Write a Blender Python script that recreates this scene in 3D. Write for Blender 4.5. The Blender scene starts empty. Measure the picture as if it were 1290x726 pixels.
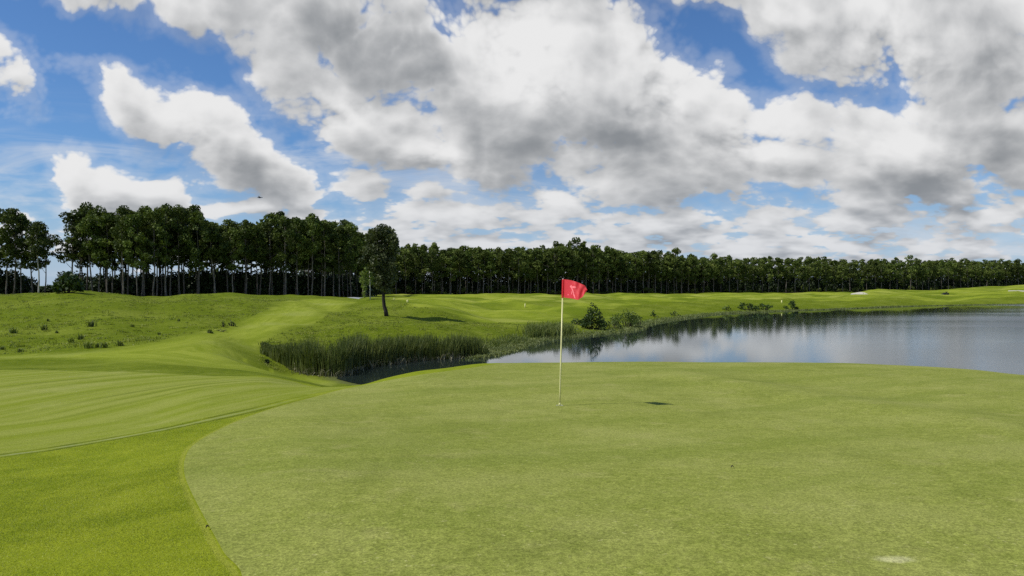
import bpy, math, random
import numpy as np
from mathutils import Vector
from mathutils.geometry import delaunay_2d_cdt

R = math.radians
SC = bpy.context.scene
COL = SC.collection
F, CX, CY, EYE = 960.0, 645.0, 360.0, 1.65       # photograph's focal length (px), centre, horizon row, eye height
WATER = -3.9
SUN_EL, SUN_AZ = 51.0, -107.0                    # azimuth measured from +Y (view direction) towards +X

# ------------------------------------------------------------------ helpers
def link(name, me, mat=None, parent=None, smooth=False):
    o = bpy.data.objects.new(name, me)
    COL.objects.link(o)
    if mat is not None and len(me.materials) == 0:
        me.materials.append(mat)
    if parent is not None:
        o.parent = parent
    if smooth:
        me.polygons.foreach_set('use_smooth', [True] * len(me.polygons))
    return o

def tag(o, label=None, cat=None, group=None, kind=None):
    for k, v in (('label', label), ('category', cat), ('group', group), ('kind', kind)):
        if v: o[k] = v
    return o

def empty(name, loc, rz=0.0):
    o = bpy.data.objects.new(name, None)
    COL.objects.link(o)
    o.location = loc; o.rotation_euler = (0, 0, rz); o.empty_display_size = .2
    return o

class MB:
    """collects vertices and faces of ONE mesh"""
    def __init__(s): s.v, s.f, s.n = [], [], 0
    def add(s, v, f):
        v = np.asarray(v, float).reshape(-1, 3)
        s.v.append(v)
        s.f.extend([tuple(int(i) + s.n for i in q) for q in f])
        s.n += len(v)
    def tube(s, pts, rad, sides=7, cap=True):
        pts = np.asarray(pts, float); n = len(pts)
        t = np.gradient(pts, axis=0)
        t /= np.linalg.norm(t, axis=1)[:, None] + 1e-9
        ref = np.array([0., 1., 0.]) if abs(t[0, 2]) > .7 else np.array([0., 0., 1.])
        vs = []
        for i in range(n):
            a = np.cross(t[i], ref); a /= np.linalg.norm(a) + 1e-9
            b = np.cross(t[i], a)
            for k in range(sides):
                w = 2 * math.pi * k / sides
                vs.append(pts[i] + rad[i] * (math.cos(w) * a + math.sin(w) * b))
        fs = [(i * sides + k, i * sides + (k + 1) % sides, (i + 1) * sides + (k + 1) % sides, (i + 1) * sides + k)
              for i in range(n - 1) for k in range(sides)]
        if cap:
            fs.append(tuple(range(sides))[::-1]); fs.append(tuple((n - 1) * sides + k for k in range(sides)))
        s.add(vs, fs)
    def box(s, c, h, rz=0.0, taper=1.0):
        c0, s0 = math.cos(rz), math.sin(rz); vs = []
        for z in (-1, 1):
            k = taper if z > 0 else 1.0
            for x, y in ((-1, -1), (1, -1), (1, 1), (-1, 1)):
                X, Y = x * h[0] * k, y * h[1] * k
                vs.append((c[0] + X * c0 - Y * s0, c[1] + X * s0 + Y * c0, c[2] + z * h[2]))
        s.add(vs, [(3, 2, 1, 0), (4, 5, 6, 7), (0, 1, 5, 4), (1, 2, 6, 5), (2, 3, 7, 6), (3, 0, 4, 7)])
    def mesh(s, name):
        me = bpy.data.meshes.new(name)
        me.from_pydata(np.concatenate(s.v).tolist(), [], s.f); me.update()
        return me

def quick_mesh(name, verts, faces_n, loops):
    """fast mesh from arrays; every face has faces_n corners"""
    me = bpy.data.meshes.new(name)
    nf = len(loops) // faces_n
    me.vertices.add(len(verts)); me.vertices.foreach_set('co', np.asarray(verts, np.float32).ravel())
    me.loops.add(len(loops)); me.loops.foreach_set('vertex_index', np.asarray(loops, np.int32))
    me.polygons.add(nf)
    me.polygons.foreach_set('loop_start', np.arange(nf, dtype=np.int32) * faces_n)
    me.update(calc_edges=True)
    return me

def leaf_quads(c, size, rng, aspect=.55, up=.0):
    """one bent diamond (4 corners) per point: verts (4n,3)"""
    n = len(c)
    a = rng.normal(size=(n, 3)); a[:, 2] += up
    a /= np.linalg.norm(a, axis=1)[:, None]
    b = rng.normal(size=(n, 3)); b -= (b * a).sum(1)[:, None] * a
    b /= np.linalg.norm(b, axis=1)[:, None]
    s = (size * rng.uniform(.65, 1.35, n))[:, None]
    v = np.empty((n, 4, 3))
    v[:, 0] = c - a * s; v[:, 1] = c + b * s * aspect; v[:, 2] = c + a * s; v[:, 3] = c - b * s * aspect
    return v.reshape(-1, 3)

def pchip(xk, yk, x):
    xk, yk = np.asarray(xk, float), np.asarray(yk, float)
    h = np.diff(xk); d = np.diff(yk) / h
    m = np.zeros_like(yk); m[0], m[-1] = d[0], d[-1]
    for i in range(1, len(xk) - 1):
        if d[i - 1] * d[i] > 0:
            w1, w2 = 2 * h[i] + h[i - 1], h[i] + 2 * h[i - 1]
            m[i] = (w1 + w2) / (w1 / d[i - 1] + w2 / d[i])
    x = np.clip(x, xk[0], xk[-1])
    i = np.clip(np.searchsorted(xk, x) - 1, 0, len(h) - 1)
    t = (x - xk[i]) / h[i]
    return (yk[i] * (1 + 2 * t) * (1 - t) ** 2 + h[i] * m[i] * t * (1 - t) ** 2
            + yk[i + 1] * t * t * (3 - 2 * t) + h[i] * m[i + 1] * t * t * (t - 1))

def smoothstep(a, b, x):
    t = np.clip((x - a) / (b - a), 0, 1)
    return t * t * (3 - 2 * t)

def poly_dist(P, x, y, closed=True):
    """signed distance to a polygon (positive inside) or plain distance to a polyline"""
    P = np.asarray(P, float)
    Q = np.roll(P, -1, 0) if closed else P[1:]
    A = P if closed else P[:-1]
    best = np.full(x.shape, 1e18); inside = np.zeros(x.shape, bool)
    for (ax, ay), (bx, by) in zip(A, Q):
        dx, dy = bx - ax, by - ay
        t = np.clip(((x - ax) * dx + (y - ay) * dy) / (dx * dx + dy * dy + 1e-12), 0, 1)
        best = np.minimum(best, (x - ax - t * dx) ** 2 + (y - ay - t * dy) ** 2)
        if closed:
            c = ((ay > y) != (by > y))
            xi = ax + (y - ay) * dx / (dy if abs(dy) > 1e-12 else 1e-12)
            inside ^= c & (x < xi)
    d = np.sqrt(best)
    return np.where(inside, d, -d) if closed else d

def smooth_curve(P, k=6):
    """Catmull-Rom through open polyline"""
    P = np.asarray(P, float)
    E = np.vstack([2 * P[0] - P[1], P, 2 * P[-1] - P[-2]]); out = []
    for i in range(1, len(E) - 2):
        for j in range(k):
            t = j / k
            out.append(.5 * ((2 * E[i]) + (E[i + 1] - E[i - 1]) * t + (2 * E[i - 1] - 5 * E[i] + 4 * E[i + 1] - E[i + 2]) * t * t
                             + (3 * E[i] - E[i - 1] - 3 * E[i + 1] + E[i + 2]) * t ** 3))
    out.append(P[-1])
    return np.array(out)

# ------------------------------------------------------------------ terrain
def ray_z(py, Y): return EYE - (py - CY) * Y / F

# profiles of the land along bearings (px) - entries are (distance, z) or (distance, 'row in the photograph')
def prof(*e):
    return [(Y, ray_z(v[0], Y) if isinstance(v, tuple) else v) for Y, v in e]
P_ = lambda py: (py,)
COLS = {
 -300: prof((2, -.0), (5, -.2), (9.6, -.62), (16, -1.05), (26, -1.45), (43, -2.3), (55, P_(424)), (75, P_(394)), (95, P_(373)), (106, P_(371)), (130, -.3), (185, -1), (300, -1.5), (900, -2)),
    0: prof((2, -.0), (5, -.12), (9.6, -.5), (16, -.93), (26.5, P_(467)), (43, P_(447)), (55, P_(426)), (75, P_(395)), (95, P_(373)), (106, P_(370.3)), (130, -.3), (185, -1), (300, -1.5), (900, -2)),
  110: prof((2, -.0), (5, -.08), (9.4, -.42), (15, -.78), (26.5, P_(466)), (43, P_(444)), (57, P_(422)), (77, P_(394)), (97, P_(371.5)), (106, P_(369)), (130, -.3), (185, -1), (300, -1.5), (900, -2)),
  190: prof((2, -.0), (5, -.05), (9, -.3), (13, -.58), (20, -.95), (30, P_(456)), (45, P_(438)), (60, P_(418)), (80, P_(394)), (100, P_(377)), (118, P_(374)), (150, -.9), (185, -1.1), (300, -1.6), (900, -2)),
  260: prof((2, -.0), (5, -.03), (11, -.36), (16, -.63), (24, -1.13), (33, P_(457)), (45, P_(440)), (60, P_(417)), (80, P_(395)), (100, P_(378)), (125, P_(371)), (150, -.5), (185, -1.1), (300, -1.6), (900, -2)),
  320: prof((2, 0), (5, -.02), (12, -.38), (17, -.66), (24, -1.12), (33, -2.0), (45, -2.75), (52, -3.0), (62, P_(416)), (80, P_(398)), (100, P_(383)), (125, P_(372)), (150, -.4), (185, -1.1), (300, -1.6), (900, -2)),
  380: prof((2, 0), (5, 0), (14, -.45), (18, -.75), (24, -1.4), (34, -2.55), (42, -3.35), (47, -3.72), (53, -3.5), (66, P_(414)), (80, P_(399)), (100, P_(386)), (130, P_(374.5)), (145, P_(373.5)), (185, -1.2), (300, -1.7), (900, -2)),
  440: prof((2, 0), (5, 0), (14, -.46), (17, -.6), (22, -1.35), (28, -2.2), (42, -3.5), (50, -3.75), (56, -3.5), (69, P_(412)), (84, P_(400)), (100, P_(389)), (130, P_(378)), (150, P_(376.2)), (190, -1.5), (300, -1.8), (900, -2)),
  487: prof((2, 0), (5, 0), (14, -.46), (19, -.66), (24, -1.35), (30, -2.3), (42, -3.5), (53, -3.75), (59, -3.5), (70, P_(410)), (84, P_(397.5)), (95, P_(389)), (125, P_(378)), (140, P_(377)), (200, P_(375)), (300, -1.9), (900, -2)),
  540: prof((2, 0), (5, 0), (13.5, -.44), (20, -.58), (26, -1.4), (34, -3), (57, -3.7), (61, -3.5), (70, P_(412)), (84, P_(401)), (95, P_(391)), (120, P_(381)), (200, P_(375)), (290, P_(371.5)), (330, -2.3), (900, -2)),
  615: prof((2, 0), (5, 0), (13.3, -.44), (22, -.61), (28, -1.4), (34, -3), (62, -3.3), (70, P_(423)), (85, P_(411)), (110, P_(398)), (150, P_(386)), (220, P_(376)), (300, P_(372)), (340, -2.3), (900, -2)),
  700: prof((2, 0), (5, 0), (13.2, -.44), (22, -.6), (28, -1.5), (34, -3), (80, P_(420)), (92, P_(411)), (110, P_(400)), (150, P_(386)), (220, P_(376)), (270, P_(372)), (320, -2.4), (420, -2.6), (900, -2)),
  760: prof((2, 0), (5, 0), (13.2, -.44), (22.5, -.61), (28, -1.5), (34, -3), (88, P_(415)), (98, P_(408)), (120, P_(397)), (160, P_(385)), (220, P_(377)), (270, P_(373)), (330, P_(372)), (430, -2.8), (900, -2)),
  815: prof((2, 0), (5, 0), (13.2, -.44), (23, -.64), (29, -1.6), (35, -3), (100, P_(408)), (115, P_(400)), (140, P_(390)), (200, P_(378)), (265, P_(373)), (340, P_(372)), (430, -2.8), (900, -2)),
  900: prof((2, 0), (5, 0), (13, -.43), (23, -.67), (29, -1.6), (35, -3), (150, P_(388)), (175, P_(384.5)), (210, P_(379)), (270, P_(374.5)), (370, P_(371)), (440, -2.8), (900, -2)),
 1000: prof((2, 0), (5, 0), (13, -.42), (23, -.68), (29, -1.7), (35, -3.1), (175, P_(386)), (200, P_(381)), (260, P_(375)), (360, P_(371)), (450, -2.6), (900, -2)),
 1060: prof((2, 0), (5, 0), (13, -.41), (23, -.68), (29, -1.7), (35, -3.1), (195, P_(384)), (225, P_(379)), (280, P_(375)), (345, P_(371)), (450, -2.6), (900, -2)),
 1115: prof((2, 0), (5, 0), (13, -.40), (22.5, -.68), (29, -1.7), (35, -3.1), (205, P_(382)), (240, P_(378)), (290, P_(371)), (335, P_(365)), (380, -1.2), (450, -2.4), (900, -2)),
 1170: prof((2, 0), (5, 0), (12.5, -.37), (22, -.68), (28, -1.7), (34, -3.1), (218, P_(381)), (250, P_(377)), (300, P_(371)), (345, P_(367)), (400, -1.5), (470, -2.2), (900, -2)),
 1225: prof((2, 0), (5, 0), (12, -.34), (21, -.66), (27, -1.7), (34, -3.2), (226, P_(380)), (260, P_(376)), (310, P_(369)), (390, P_(363)), (460, -.8), (540, -1.8), (900, -2)),
 1290: prof((2, 0), (5, 0), (12, -.35), (19.5, -.64), (26, -1.8), (33, -3.3), (236, P_(379)), (270, P_(374)), (330, P_(365)), (410, P_(360)), (480, -.6), (560, -1.8), (900, -2)),
 1500: prof((2, 0), (5, 0), (11, -.38), (17.5, -.7), (24, -1.9), (30, -3.4), (245, P_(378)), (280, P_(373)), (340, P_(365)), (430, P_(360)), (480, -.6), (560, -1.8), (900, -2)),
}
TPX = np.linspace(-300, 1500, 721)
TLY = np.linspace(math.log(2), math.log(900), 620)
_keys = sorted(COLS)
_rows = np.array([pchip(np.log([e[0] for e in COLS[k]]), [e[1] for e in COLS[k]], TLY) for k in _keys])
TAB = np.array([pchip(_keys, _rows[:, j], TPX) for j in range(len(TLY))]).T      # [px, lnY]
def blur(a, n, ax):
    k = np.hanning(n + 2)[1:-1]; k /= k.sum()
    p = [(0, 0), (0, 0)]; p[ax] = (n // 2, n // 2)
    b = np.pad(a, p, mode='edge')
    return np.apply_along_axis(lambda r: np.convolve(r, k, 'valid'), ax, b)
TAB = blur(blur(TAB, 17, 0), 9, 1)

def px_of(x, Y): return CX + F * x / Y
def wx(px, Y): return (px - CX) / F * Y
POND_PX = [(424, 45.5), (445, 43.5), (480, 41.5), (520, 39), (615, 37), (700, 36), (800, 36), (900, 36), (1050, 36), (1200, 35.5), (1290, 34), (1500, 31), (1750, 30), (1950, 31), (2100, 35), (2150, 45), (2120, 65), (2060, 100), (2000, 150), (1960, 200),
           (1900, 246), (1500, 240), (1290, 229), (1225, 219), (1153, 206), (1100, 191), (1055, 179), (1010, 171), (975, 163), (940, 157), (905, 148), (875, 134), (845, 121), (822, 111),
           (812, 104), (808, 98), (798, 94), (780, 90), (755, 86.5), (725, 82), (700, 79.5), (680, 74), (662, 68.5), (645, 65), (625, 61.5), (605, 60), (560, 58), (520, 56.5), (480, 53.5), (450, 51.5), (430, 48)]
POND = np.array([(wx(p, Y), Y) for p, Y in POND_PX])
_pc = smooth_curve(np.vstack([POND, POND[:1]]), 4)[:-1]
POND = _pc

def H(x, y, pond=True):
    x = np.asarray(x, float); y = np.asarray(y, float)
    r = np.hypot(x, y)
    Y = np.maximum(np.maximum(y, .55 * r * .6), 2.0)
    px = np.clip(px_of(x, Y), TPX[0], TPX[-1])
    i = (px - TPX[0]) / (TPX[1] - TPX[0]); j = (np.log(np.clip(Y, 2, 899.9)) - TLY[0]) / (TLY[1] - TLY[0])
    i0 = np.clip(i.astype(int), 0, len(TPX) - 2); j0 = np.clip(j.astype(int), 0, len(TLY) - 2)
    a, b = i - i0, j - j0
    z = (TAB[i0, j0] * (1 - a) * (1 - b) + TAB[i0 + 1, j0] * a * (1 - b) + TAB[i0, j0 + 1] * (1 - a) * b + TAB[i0 + 1, j0 + 1] * a * b)
    # gentle undulation of the mown ground, stronger out in the rough
    k = smoothstep(28, 60, Y) * (1 - smoothstep(260, 420, Y))
    z = z + k * (.30 * np.sin(x * .27 + 1.3) * np.sin(y * .17) + .08 * np.sin(x * .83 + y * .37) + .035 * np.sin(x * 1.7 - y * 1.1))
    k2 = smoothstep(95, 170, Y) * (1 - smoothstep(430, 520, Y)) * smoothstep(480, 620, px)
    z = z + k2 * (.50 * np.sin(x * .13 + y * .05) * np.sin(y * .085 + 1.0) + .34 * np.sin(x * .21 - y * .16 + 2.0) + .12 * np.sin(x * .47 + y * .29))
    # the ridge that crosses the right half of the putting green and the hollow behind it
    ax, ay, bx, by = 3.6, 21.0, 7.6, 8.2
    L = math.hypot(bx - ax, by - ay); ux, uy = (bx - ax) / L, (by - ay) / L
    s = (x - ax) * ux + (y - ay) * uy; n = (x - ax) * uy - (y - ay) * ux
    g = np.exp(-((s - L * .5) / (L * .42)) ** 4)
    z = z + g * (.085 * np.exp(-(n / .9) ** 2) - .075 * np.exp(-((n + 1.9) / 1.3) ** 2))
    z = z + .012 * np.sin(x * .9 + .5) * np.sin(y * .6) * (Y < 28)
    if pond:
        d = poly_dist(POND, x, y)
        out = np.clip(-d, 0, None)
        bw = np.where(Y < 45, 7.0, np.where(Y < 75, 4.5, 7.0))
        t = smoothstep(0, 1, out / bw)
        zl = np.maximum(z, WATER + .12 + .015 * np.minimum(out, 20))
        zl = (WATER - .02) + (zl - WATER) * (.12 * np.clip(out / .5, 0, 1) + .88 * t)
        z = np.where(d > 0, WATER - .02 - np.minimum(.22 * d, 1.4), zl)
    return z

def at(px, py, ymax=700.0):
    """the point of the land seen at photograph pixel (px, py)"""
    Y = np.exp(np.linspace(math.log(3.0), math.log(ymax), 6000))
    x = wx(px, Y); zr = ray_z(py, Y); zg = np.maximum(H(x, Y), WATER)
    hit = np.nonzero(zr <= zg)[0]
    k = hit[0] if len(hit) else len(Y) - 1
    return np.array([x[k], Y[k], zg[k]])
def gz(x, y): return float(H(np.array([x]), np.array([y]))[0])

# outline of the putting green and of the mown strips, found on the land
G_EDGE = [(303, 740), (280, 695), (258, 655), (241, 622), (232, 598), (233, 578), (245, 560), (280, 540), (320, 523), (380, 505), (430, 491.5), (480, 481.5), (530, 472.5), (575, 466.5)]
g_near = [at(*p)[:2] for p in G_EDGE]
g_pts = [np.array((-1.45, 3.1)), np.array((-1.25, 1.2))][::-1] + g_near
far = [(wx(p, Y), Y) for p, Y in ((640, 22.6), (720, 23.6), (820, 24.0), (920, 24.0), (1040, 24.4), (1160, 24.0), (1290, 22.6), (1450, 20.5))]
GREEN = smooth_curve(np.array([*g_pts, *far]), 10)
GREEN = np.vstack([GREEN, [(16.5, 14.), (15., 6.), (9, 1.2), (-.5, .5)]])
LINE = smooth_curve(np.array([at(*p)[:2] for p in ((-200, 600), (-80, 588), (0, 575), (60, 566.5), (100, 560), (150, 551.5), (200, 542.5), (250, 532), (300, 521), (350, 509), (400, 497), (440, 488.5))]), 8)
F_A = [at(*p)[:2] for p in ((-260, 602), (-80, 586), (0, 573), (100, 558), (200, 540.5), (300, 519), (400, 495), (440, 487.6), (405, 488), (370, 481), (330, 475), (200, 470.5), (100, 467.5), (0, 466), (-260, 466))]
F_B = [at(*p)[:2] for p in ((-260, 452), (0, 449), (80, 446), (150, 439), (210, 430), (262, 418), (300, 410), (325, 397), (350, 386), (385, 378), (425, 377.5), (445, 381), (425, 393), (400, 404), (375, 412), (345, 421),
                                (326, 432), (312, 448), (325, 463), (370, 473), (415, 482), (330, 470), (220, 459), (120, 453), (0, 452), (-260, 455))]
F_C = [at(*p)[:2] for p in ((500, 379.5), (530, 386), (570, 397), (615, 407), (660, 409), (720, 401), (765, 389), (810, 381.5), (890, 379), (960, 378.5), (1060, 379), (1150, 377.5), (1290, 374), (1480, 374))]
F_C = F_C + [np.array((wx(1480, 440), 440)), np.array((wx(1000, 420), 420)), np.array((wx(760, 330), 330)), np.array((wx(500, 310), 310))]

FOREST = [(wx(p, Y), Y) for p, Y in ((-330, 190), (30, 184), (180, 178), (300, 189), (440, 205), (462, 290), (500, 324), (700, 356), (880, 424), (1050, 456), (1290, 556), (1500, 640), (1500, 760), (1050, 620), (880, 560), (700, 470), (480, 430), (300, 330), (-330, 320))]
# ------------------------------------------------------------------ materials
def nodes_of(m):
    m.use_nodes = True; nt = m.node_tree; nt.nodes.clear(); return nt
class NT:
    """tiny builder for node trees"""
    def __init__(s, nt): s.nt = nt; s.N = nt.nodes; s.L = nt.links
    def new(s, typ, **kw):
        n = s.N.new(typ)
        for k, v in kw.items(): setattr(n, k, v)
        return n
    def put(s, sock, v):
        if hasattr(v, 'is_output') or isinstance(v, bpy.types.NodeSocket): s.L.new(v, sock)
        else: sock.default_value = v
    def m(s, op, a, b=0.0, c=0.0, clamp=False):
        n = s.new('ShaderNodeMath', operation=op, use_clamp=clamp)
        s.put(n.inputs[0], a); s.put(n.inputs[1], b); s.put(n.inputs[2], c)
        return n.outputs[0]
    def vm(s, op, a, b=(0, 0, 0), scale=None, c=None):
        n = s.new('ShaderNodeVectorMath', operation=op)
        s.put(n.inputs[0], a); s.put(n.inputs[1], b)
        if c is not None: s.put(n.inputs[2], c)
        if scale is not None: s.put(n.inputs['Scale'], scale)
        return n.outputs['Value'] if op in ('LENGTH', 'DOT_PRODUCT', 'DISTANCE') else n.outputs[0]
    def mix(s, f, a, b, blend='MIX'):
        n = s.new('ShaderNodeMix', data_type='RGBA', blend_type=blend)
        s.put(n.inputs[0], f); s.put(n.inputs[6], a); s.put(n.inputs[7], b)
        return n.outputs[2]
    def ss(s, v, lo, hi, a=0.0, b=1.0):
        n = s.new('ShaderNodeMapRange', interpolation_type='SMOOTHSTEP')
        s.put(n.inputs[0], v); s.put(n.inputs[1], lo); s.put(n.inputs[2], hi); s.put(n.inputs[3], a); s.put(n.inputs[4], b)
        return n.outputs[0]
    def noise(s, vec, scale, detail=4, rough=.55, dim='3D', dist=0.0, out=0):
        n = s.new('ShaderNodeTexNoise', noise_dimensions=dim)
        if vec is not None: s.put(n.inputs['Vector'], vec)
        s.put(n.inputs['Scale'], scale); s.put(n.inputs['Detail'], detail); s.put(n.inputs['Roughness'], rough); s.put(n.inputs['Distortion'], dist)
        return n.outputs[out]
    def xyz(s, x, y, z=0.0):
        n = s.new('ShaderNodeCombineXYZ')
        s.put(n.inputs[0], x); s.put(n.inputs[1], y); s.put(n.inputs[2], z)
        return n.outputs[0]
    def attr(s, name):
        n = s.new('ShaderNodeAttribute', attribute_name=name); return n.outputs['Fac']
    def bsdf(s, col, rough=.8, spec=.3, normal=None, **kw):
        b = s.new('ShaderNodeBsdfPrincipled')
        s.put(b.inputs['Base Color'], col); s.put(b.inputs['Roughness'], rough); s.put(b.inputs['Specular IOR Level'], spec)
        if normal is not None: s.put(b.inputs['Normal'], normal)
        for k, v in kw.items(): s.put(b.inputs[k], v)
        return b.outputs[0]
    def bump(s, h, strength=.5, dist=.02):
        n = s.new('ShaderNodeBump'); s.put(n.inputs['Strength'], strength); s.put(n.inputs['Distance'], dist); s.put(n.inputs['Height'], h)
        return n.outputs[0]
    def out(s, sh):
        o = s.new('ShaderNodeOutputMaterial'); s.L.new(sh, o.inputs[0])

def C3(r, g, b): return (r, g, b, 1.0)

def plain(name, col, rough=.6, spec=.4, var=.25, scale=8.0, **kw):
    m = bpy.data.materials.new(name); t = NT(nodes_of(m))
    tc = t.new('ShaderNodeTexCoord').outputs['Object']
    n = t.noise(tc, scale, 5)
    f = t.ss(n, .3, .7, 1 - var, 1 + var)
    c = t.mix(1.0, C3(*col), t.xyz(f, f, f), 'MULTIPLY')
    t.out(t.bsdf(c, rough, spec, t.bump(n, .2, .01), **kw))
    return m

def leaf_mat(name, dark, light, trans=.25, scale=.5, rough=.55, spec=.35, obj_var=.25):
    m = bpy.data.materials.new(name); t = NT(nodes_of(m))
    pos = t.new('ShaderNodeNewGeometry').outputs['Position']
    n = t.noise(pos, scale, 3, .6)
    f = t.ss(n, .36, .66)
    rnd = t.new('ShaderNodeObjectInfo').outputs['Random']
    isl = t.new('ShaderNodeNewGeometry').outputs['Random Per Island']
    f = t.m('ADD', t.m('MULTIPLY', f, .6), t.m('MULTIPLY', isl, .4))
    c = t.mix(f, C3(*dark), C3(*light))
    k = t.m('ADD', t.m('MULTIPLY', rnd, 2 * obj_var), 1 - obj_var)
    c = t.mix(1.0, c, t.xyz(k, k, k), 'MULTIPLY')
    b = t.bsdf(c, rough, spec)
    tr = t.new('ShaderNodeBsdfTranslucent'); t.put(tr.inputs[0], t.mix(1.0, c, C3(1.15, 1.2, .5), 'MULTIPLY'))
    mx = t.new('ShaderNodeMixShader'); mx.inputs[0].default_value = trans
    t.L.new(b, mx.inputs[1]); t.L.new(tr.outputs[0], mx.inputs[2])
    t.out(mx.outputs[0])
    return m

def ground_mat():
    m = bpy.data.materials.new('ground_turf'); t = NT(nodes_of(m))
    pos = t.new('ShaderNodeNewGeometry').outputs['Position']
    fa, fb, fc, ln, lg, wt, fo = (t.attr(a) for a in ('sd_a', 'sd_b', 'sd_c', 'sd_line', 'sd_green', 'sd_pond', 'sd_forest'))
    wob = t.m('SUBTRACT', t.noise(pos, .9, 4), .5)
    wob2 = t.m('SUBTRACT', t.noise(pos, .12, 4), .5)
    fine = t.noise(pos, 55, 3, .7)
    mid = t.noise(pos, 3.2, 6, .7)
    big = t.noise(pos, .11, 5, .6)
    # rough turf
    c = t.mix(t.ss(mid, .3, .7), C3(.075, .112, .004), C3(.150, .190, .012))
    c = t.mix(t.m('MULTIPLY', t.ss(big, .42, .68), .55), c, C3(.205, .240, .030))
    c = t.mix(t.m('MULTIPLY', t.ss(t.noise(pos, .62, 6, .75), .57, .70), .6), c, C3(.27, .285, .065))
    c = t.mix(t.m('MULTIPLY', t.ss(t.noise(t.vm('ADD', pos, (31, 7, 3)), .45, 6, .75), .55, .68), .75), c, C3(.060, .092, .004))
    # collar: between the mower line and the green, tight and saturated
    collar = t.mix(t.ss(mid, .3, .7), C3(.165, .215, .010), C3(.235, .275, .018))
    collar = t.mix(t.m('MULTIPLY', t.ss(t.noise(pos, .5, 3), .45, .65), .4), collar, C3(.24, .275, .016))
    collar = t.mix(t.ss(t.m('ABSOLUTE', t.m('ADD', lg, .035)),   .012, .035, .4, 0.0), collar, C3(.33, .33, .06))
    d = t.m('ADD', lg, t.m('MULTIPLY', wob, .5))
    c = t.mix(t.ss(d, -7.5, -6.0), c, collar)
    # mown strips with stripes running along the mower line
    def mown(base_a, base_b, coord, freq):
        st = t.noise(t.xyz(t.m('MULTIPLY', coord, freq), t.m('MULTIPLY', wob2, 2.0)), 1.0, 4, .6, '2D')
        cc = t.mix(t.ss(st, .38, .62), C3(*base_a), C3(*base_b))
        return t.mix(t.m('MULTIPLY', t.ss(mid, .25, .75), .3), cc, C3(.26, .285, .05))
    pale = mown((.182, .226, .018), (.245, .274, .050), ln, 1.2)
    pale = t.mix(t.m('MULTIPLY', t.ss(t.noise(pos, .33, 5, .65), .47, .7), .6), pale, C3(.29, .305, .085))
    arc = t.noise(t.xyz(t.m('MULTIPLY', ln, 2.6), t.m('MULTIPLY', wob2, 3.0)), 1.0, 3, .55, '2D')
    pale = t.mix(t.m('MULTIPLY', t.ss(arc, .54, .66), t.ss(t.noise(pos, .12, 2), .42, .58, .1, .65)), pale, C3(.135, .165, .022))
    fair = mown((.172, .222, .012), (.255, .298, .032), fb, .75)
    fair = t.mix(t.m('MULTIPLY', t.ss(t.noise(pos, .16, 5, .6), .5, .7), .5), fair, C3(.30, .325, .08))
    farc = mown((.165, .220, .009), (.265, .310, .028), fc, .12)
    farc = t.mix(t.m('MULTIPLY', t.ss(t.noise(pos, .045, 4, .55), .44, .60), .75), farc, C3(.095, .140, .006))
    farc = t.mix(t.m('MULTIPLY', t.ss(t.noise(t.vm('MULTIPLY', pos, (.35, 1, 1)), .09, 4, .6), .52, .64), .65), farc, C3(.32, .345, .065))
    c = t.mix(t.ss(t.m('ADD', fc, t.m('MULTIPLY', wob2, 12.0)), -1.5, 1.5), c, farc)
    c = t.mix(t.ss(t.m('ADD', fb, t.m('MULTIPLY', wob2, 3.5)), -1.3, 1.3), c, fair)
    c = t.mix(t.ss(t.m('ADD', fa, t.m('MULTIPLY', wob, .25)), -.08, .08), c, pale)
    # wheel track: a pale worn band between two dark scuffed lines
    wl = t.m('ADD', ln, t.m('MULTIPLY', t.m('SUBTRACT', t.noise(pos, 2.2, 4), .5), .06))
    brk = t.ss(t.noise(pos, .9, 3), .3, .55)
    sy = t.new('ShaderNodeSeparateXYZ'); t.L.new(pos, sy.inputs[0])
    fade = t.ss(sy.outputs[1], 10.5, 15.5, 1, .12)
    tr = t.m('MULTIPLY', t.m('MULTIPLY', t.ss(t.m('ABSOLUTE', t.m('SUBTRACT', wl, .15)), .02, .09, 1, 0), t.m('ADD', .25, t.m('MULTIPLY', brk, .6))), fade)
    tr2 = t.m('MULTIPLY', t.ss(wl, .03, .10, .75, 0), fade)
    c = t.mix(tr2, c, C3(.25, .27, .12))
    c = t.mix(tr, c, C3(.045, .065, .010))
    # leaf litter on the floor of the wood
    c = t.mix(t.ss(t.m('ADD', fo, t.m('MULTIPLY', wob2, 6.0)), -1.0, 2.5), c, t.mix(t.ss(mid, .3, .7), C3(.030, .028, .014), C3(.055, .050, .024)))
    # muddy strip at the waterline
    c = t.mix(t.ss(t.m('ADD', wt, t.m('MULTIPLY', wob, 1.2)), -1.3, -.2), c, C3(.11, .125, .035))
    c = t.mix(t.ss(wt, -.15, .25), c, C3(.035, .04, .018))
    # grain of the blades
    g = t.ss(fine, .25, .75, .70, 1.30)
    c = t.mix(1.0, c, t.xyz(g, g, g), 'MULTIPLY')
    h = t.m('ADD', t.m('MULTIPLY', fine, .35), t.m('MULTIPLY', mid, .65))
    t.out(t.bsdf(c, 1.0, .03, t.bump(h, .45, .05)))
    return m

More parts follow.
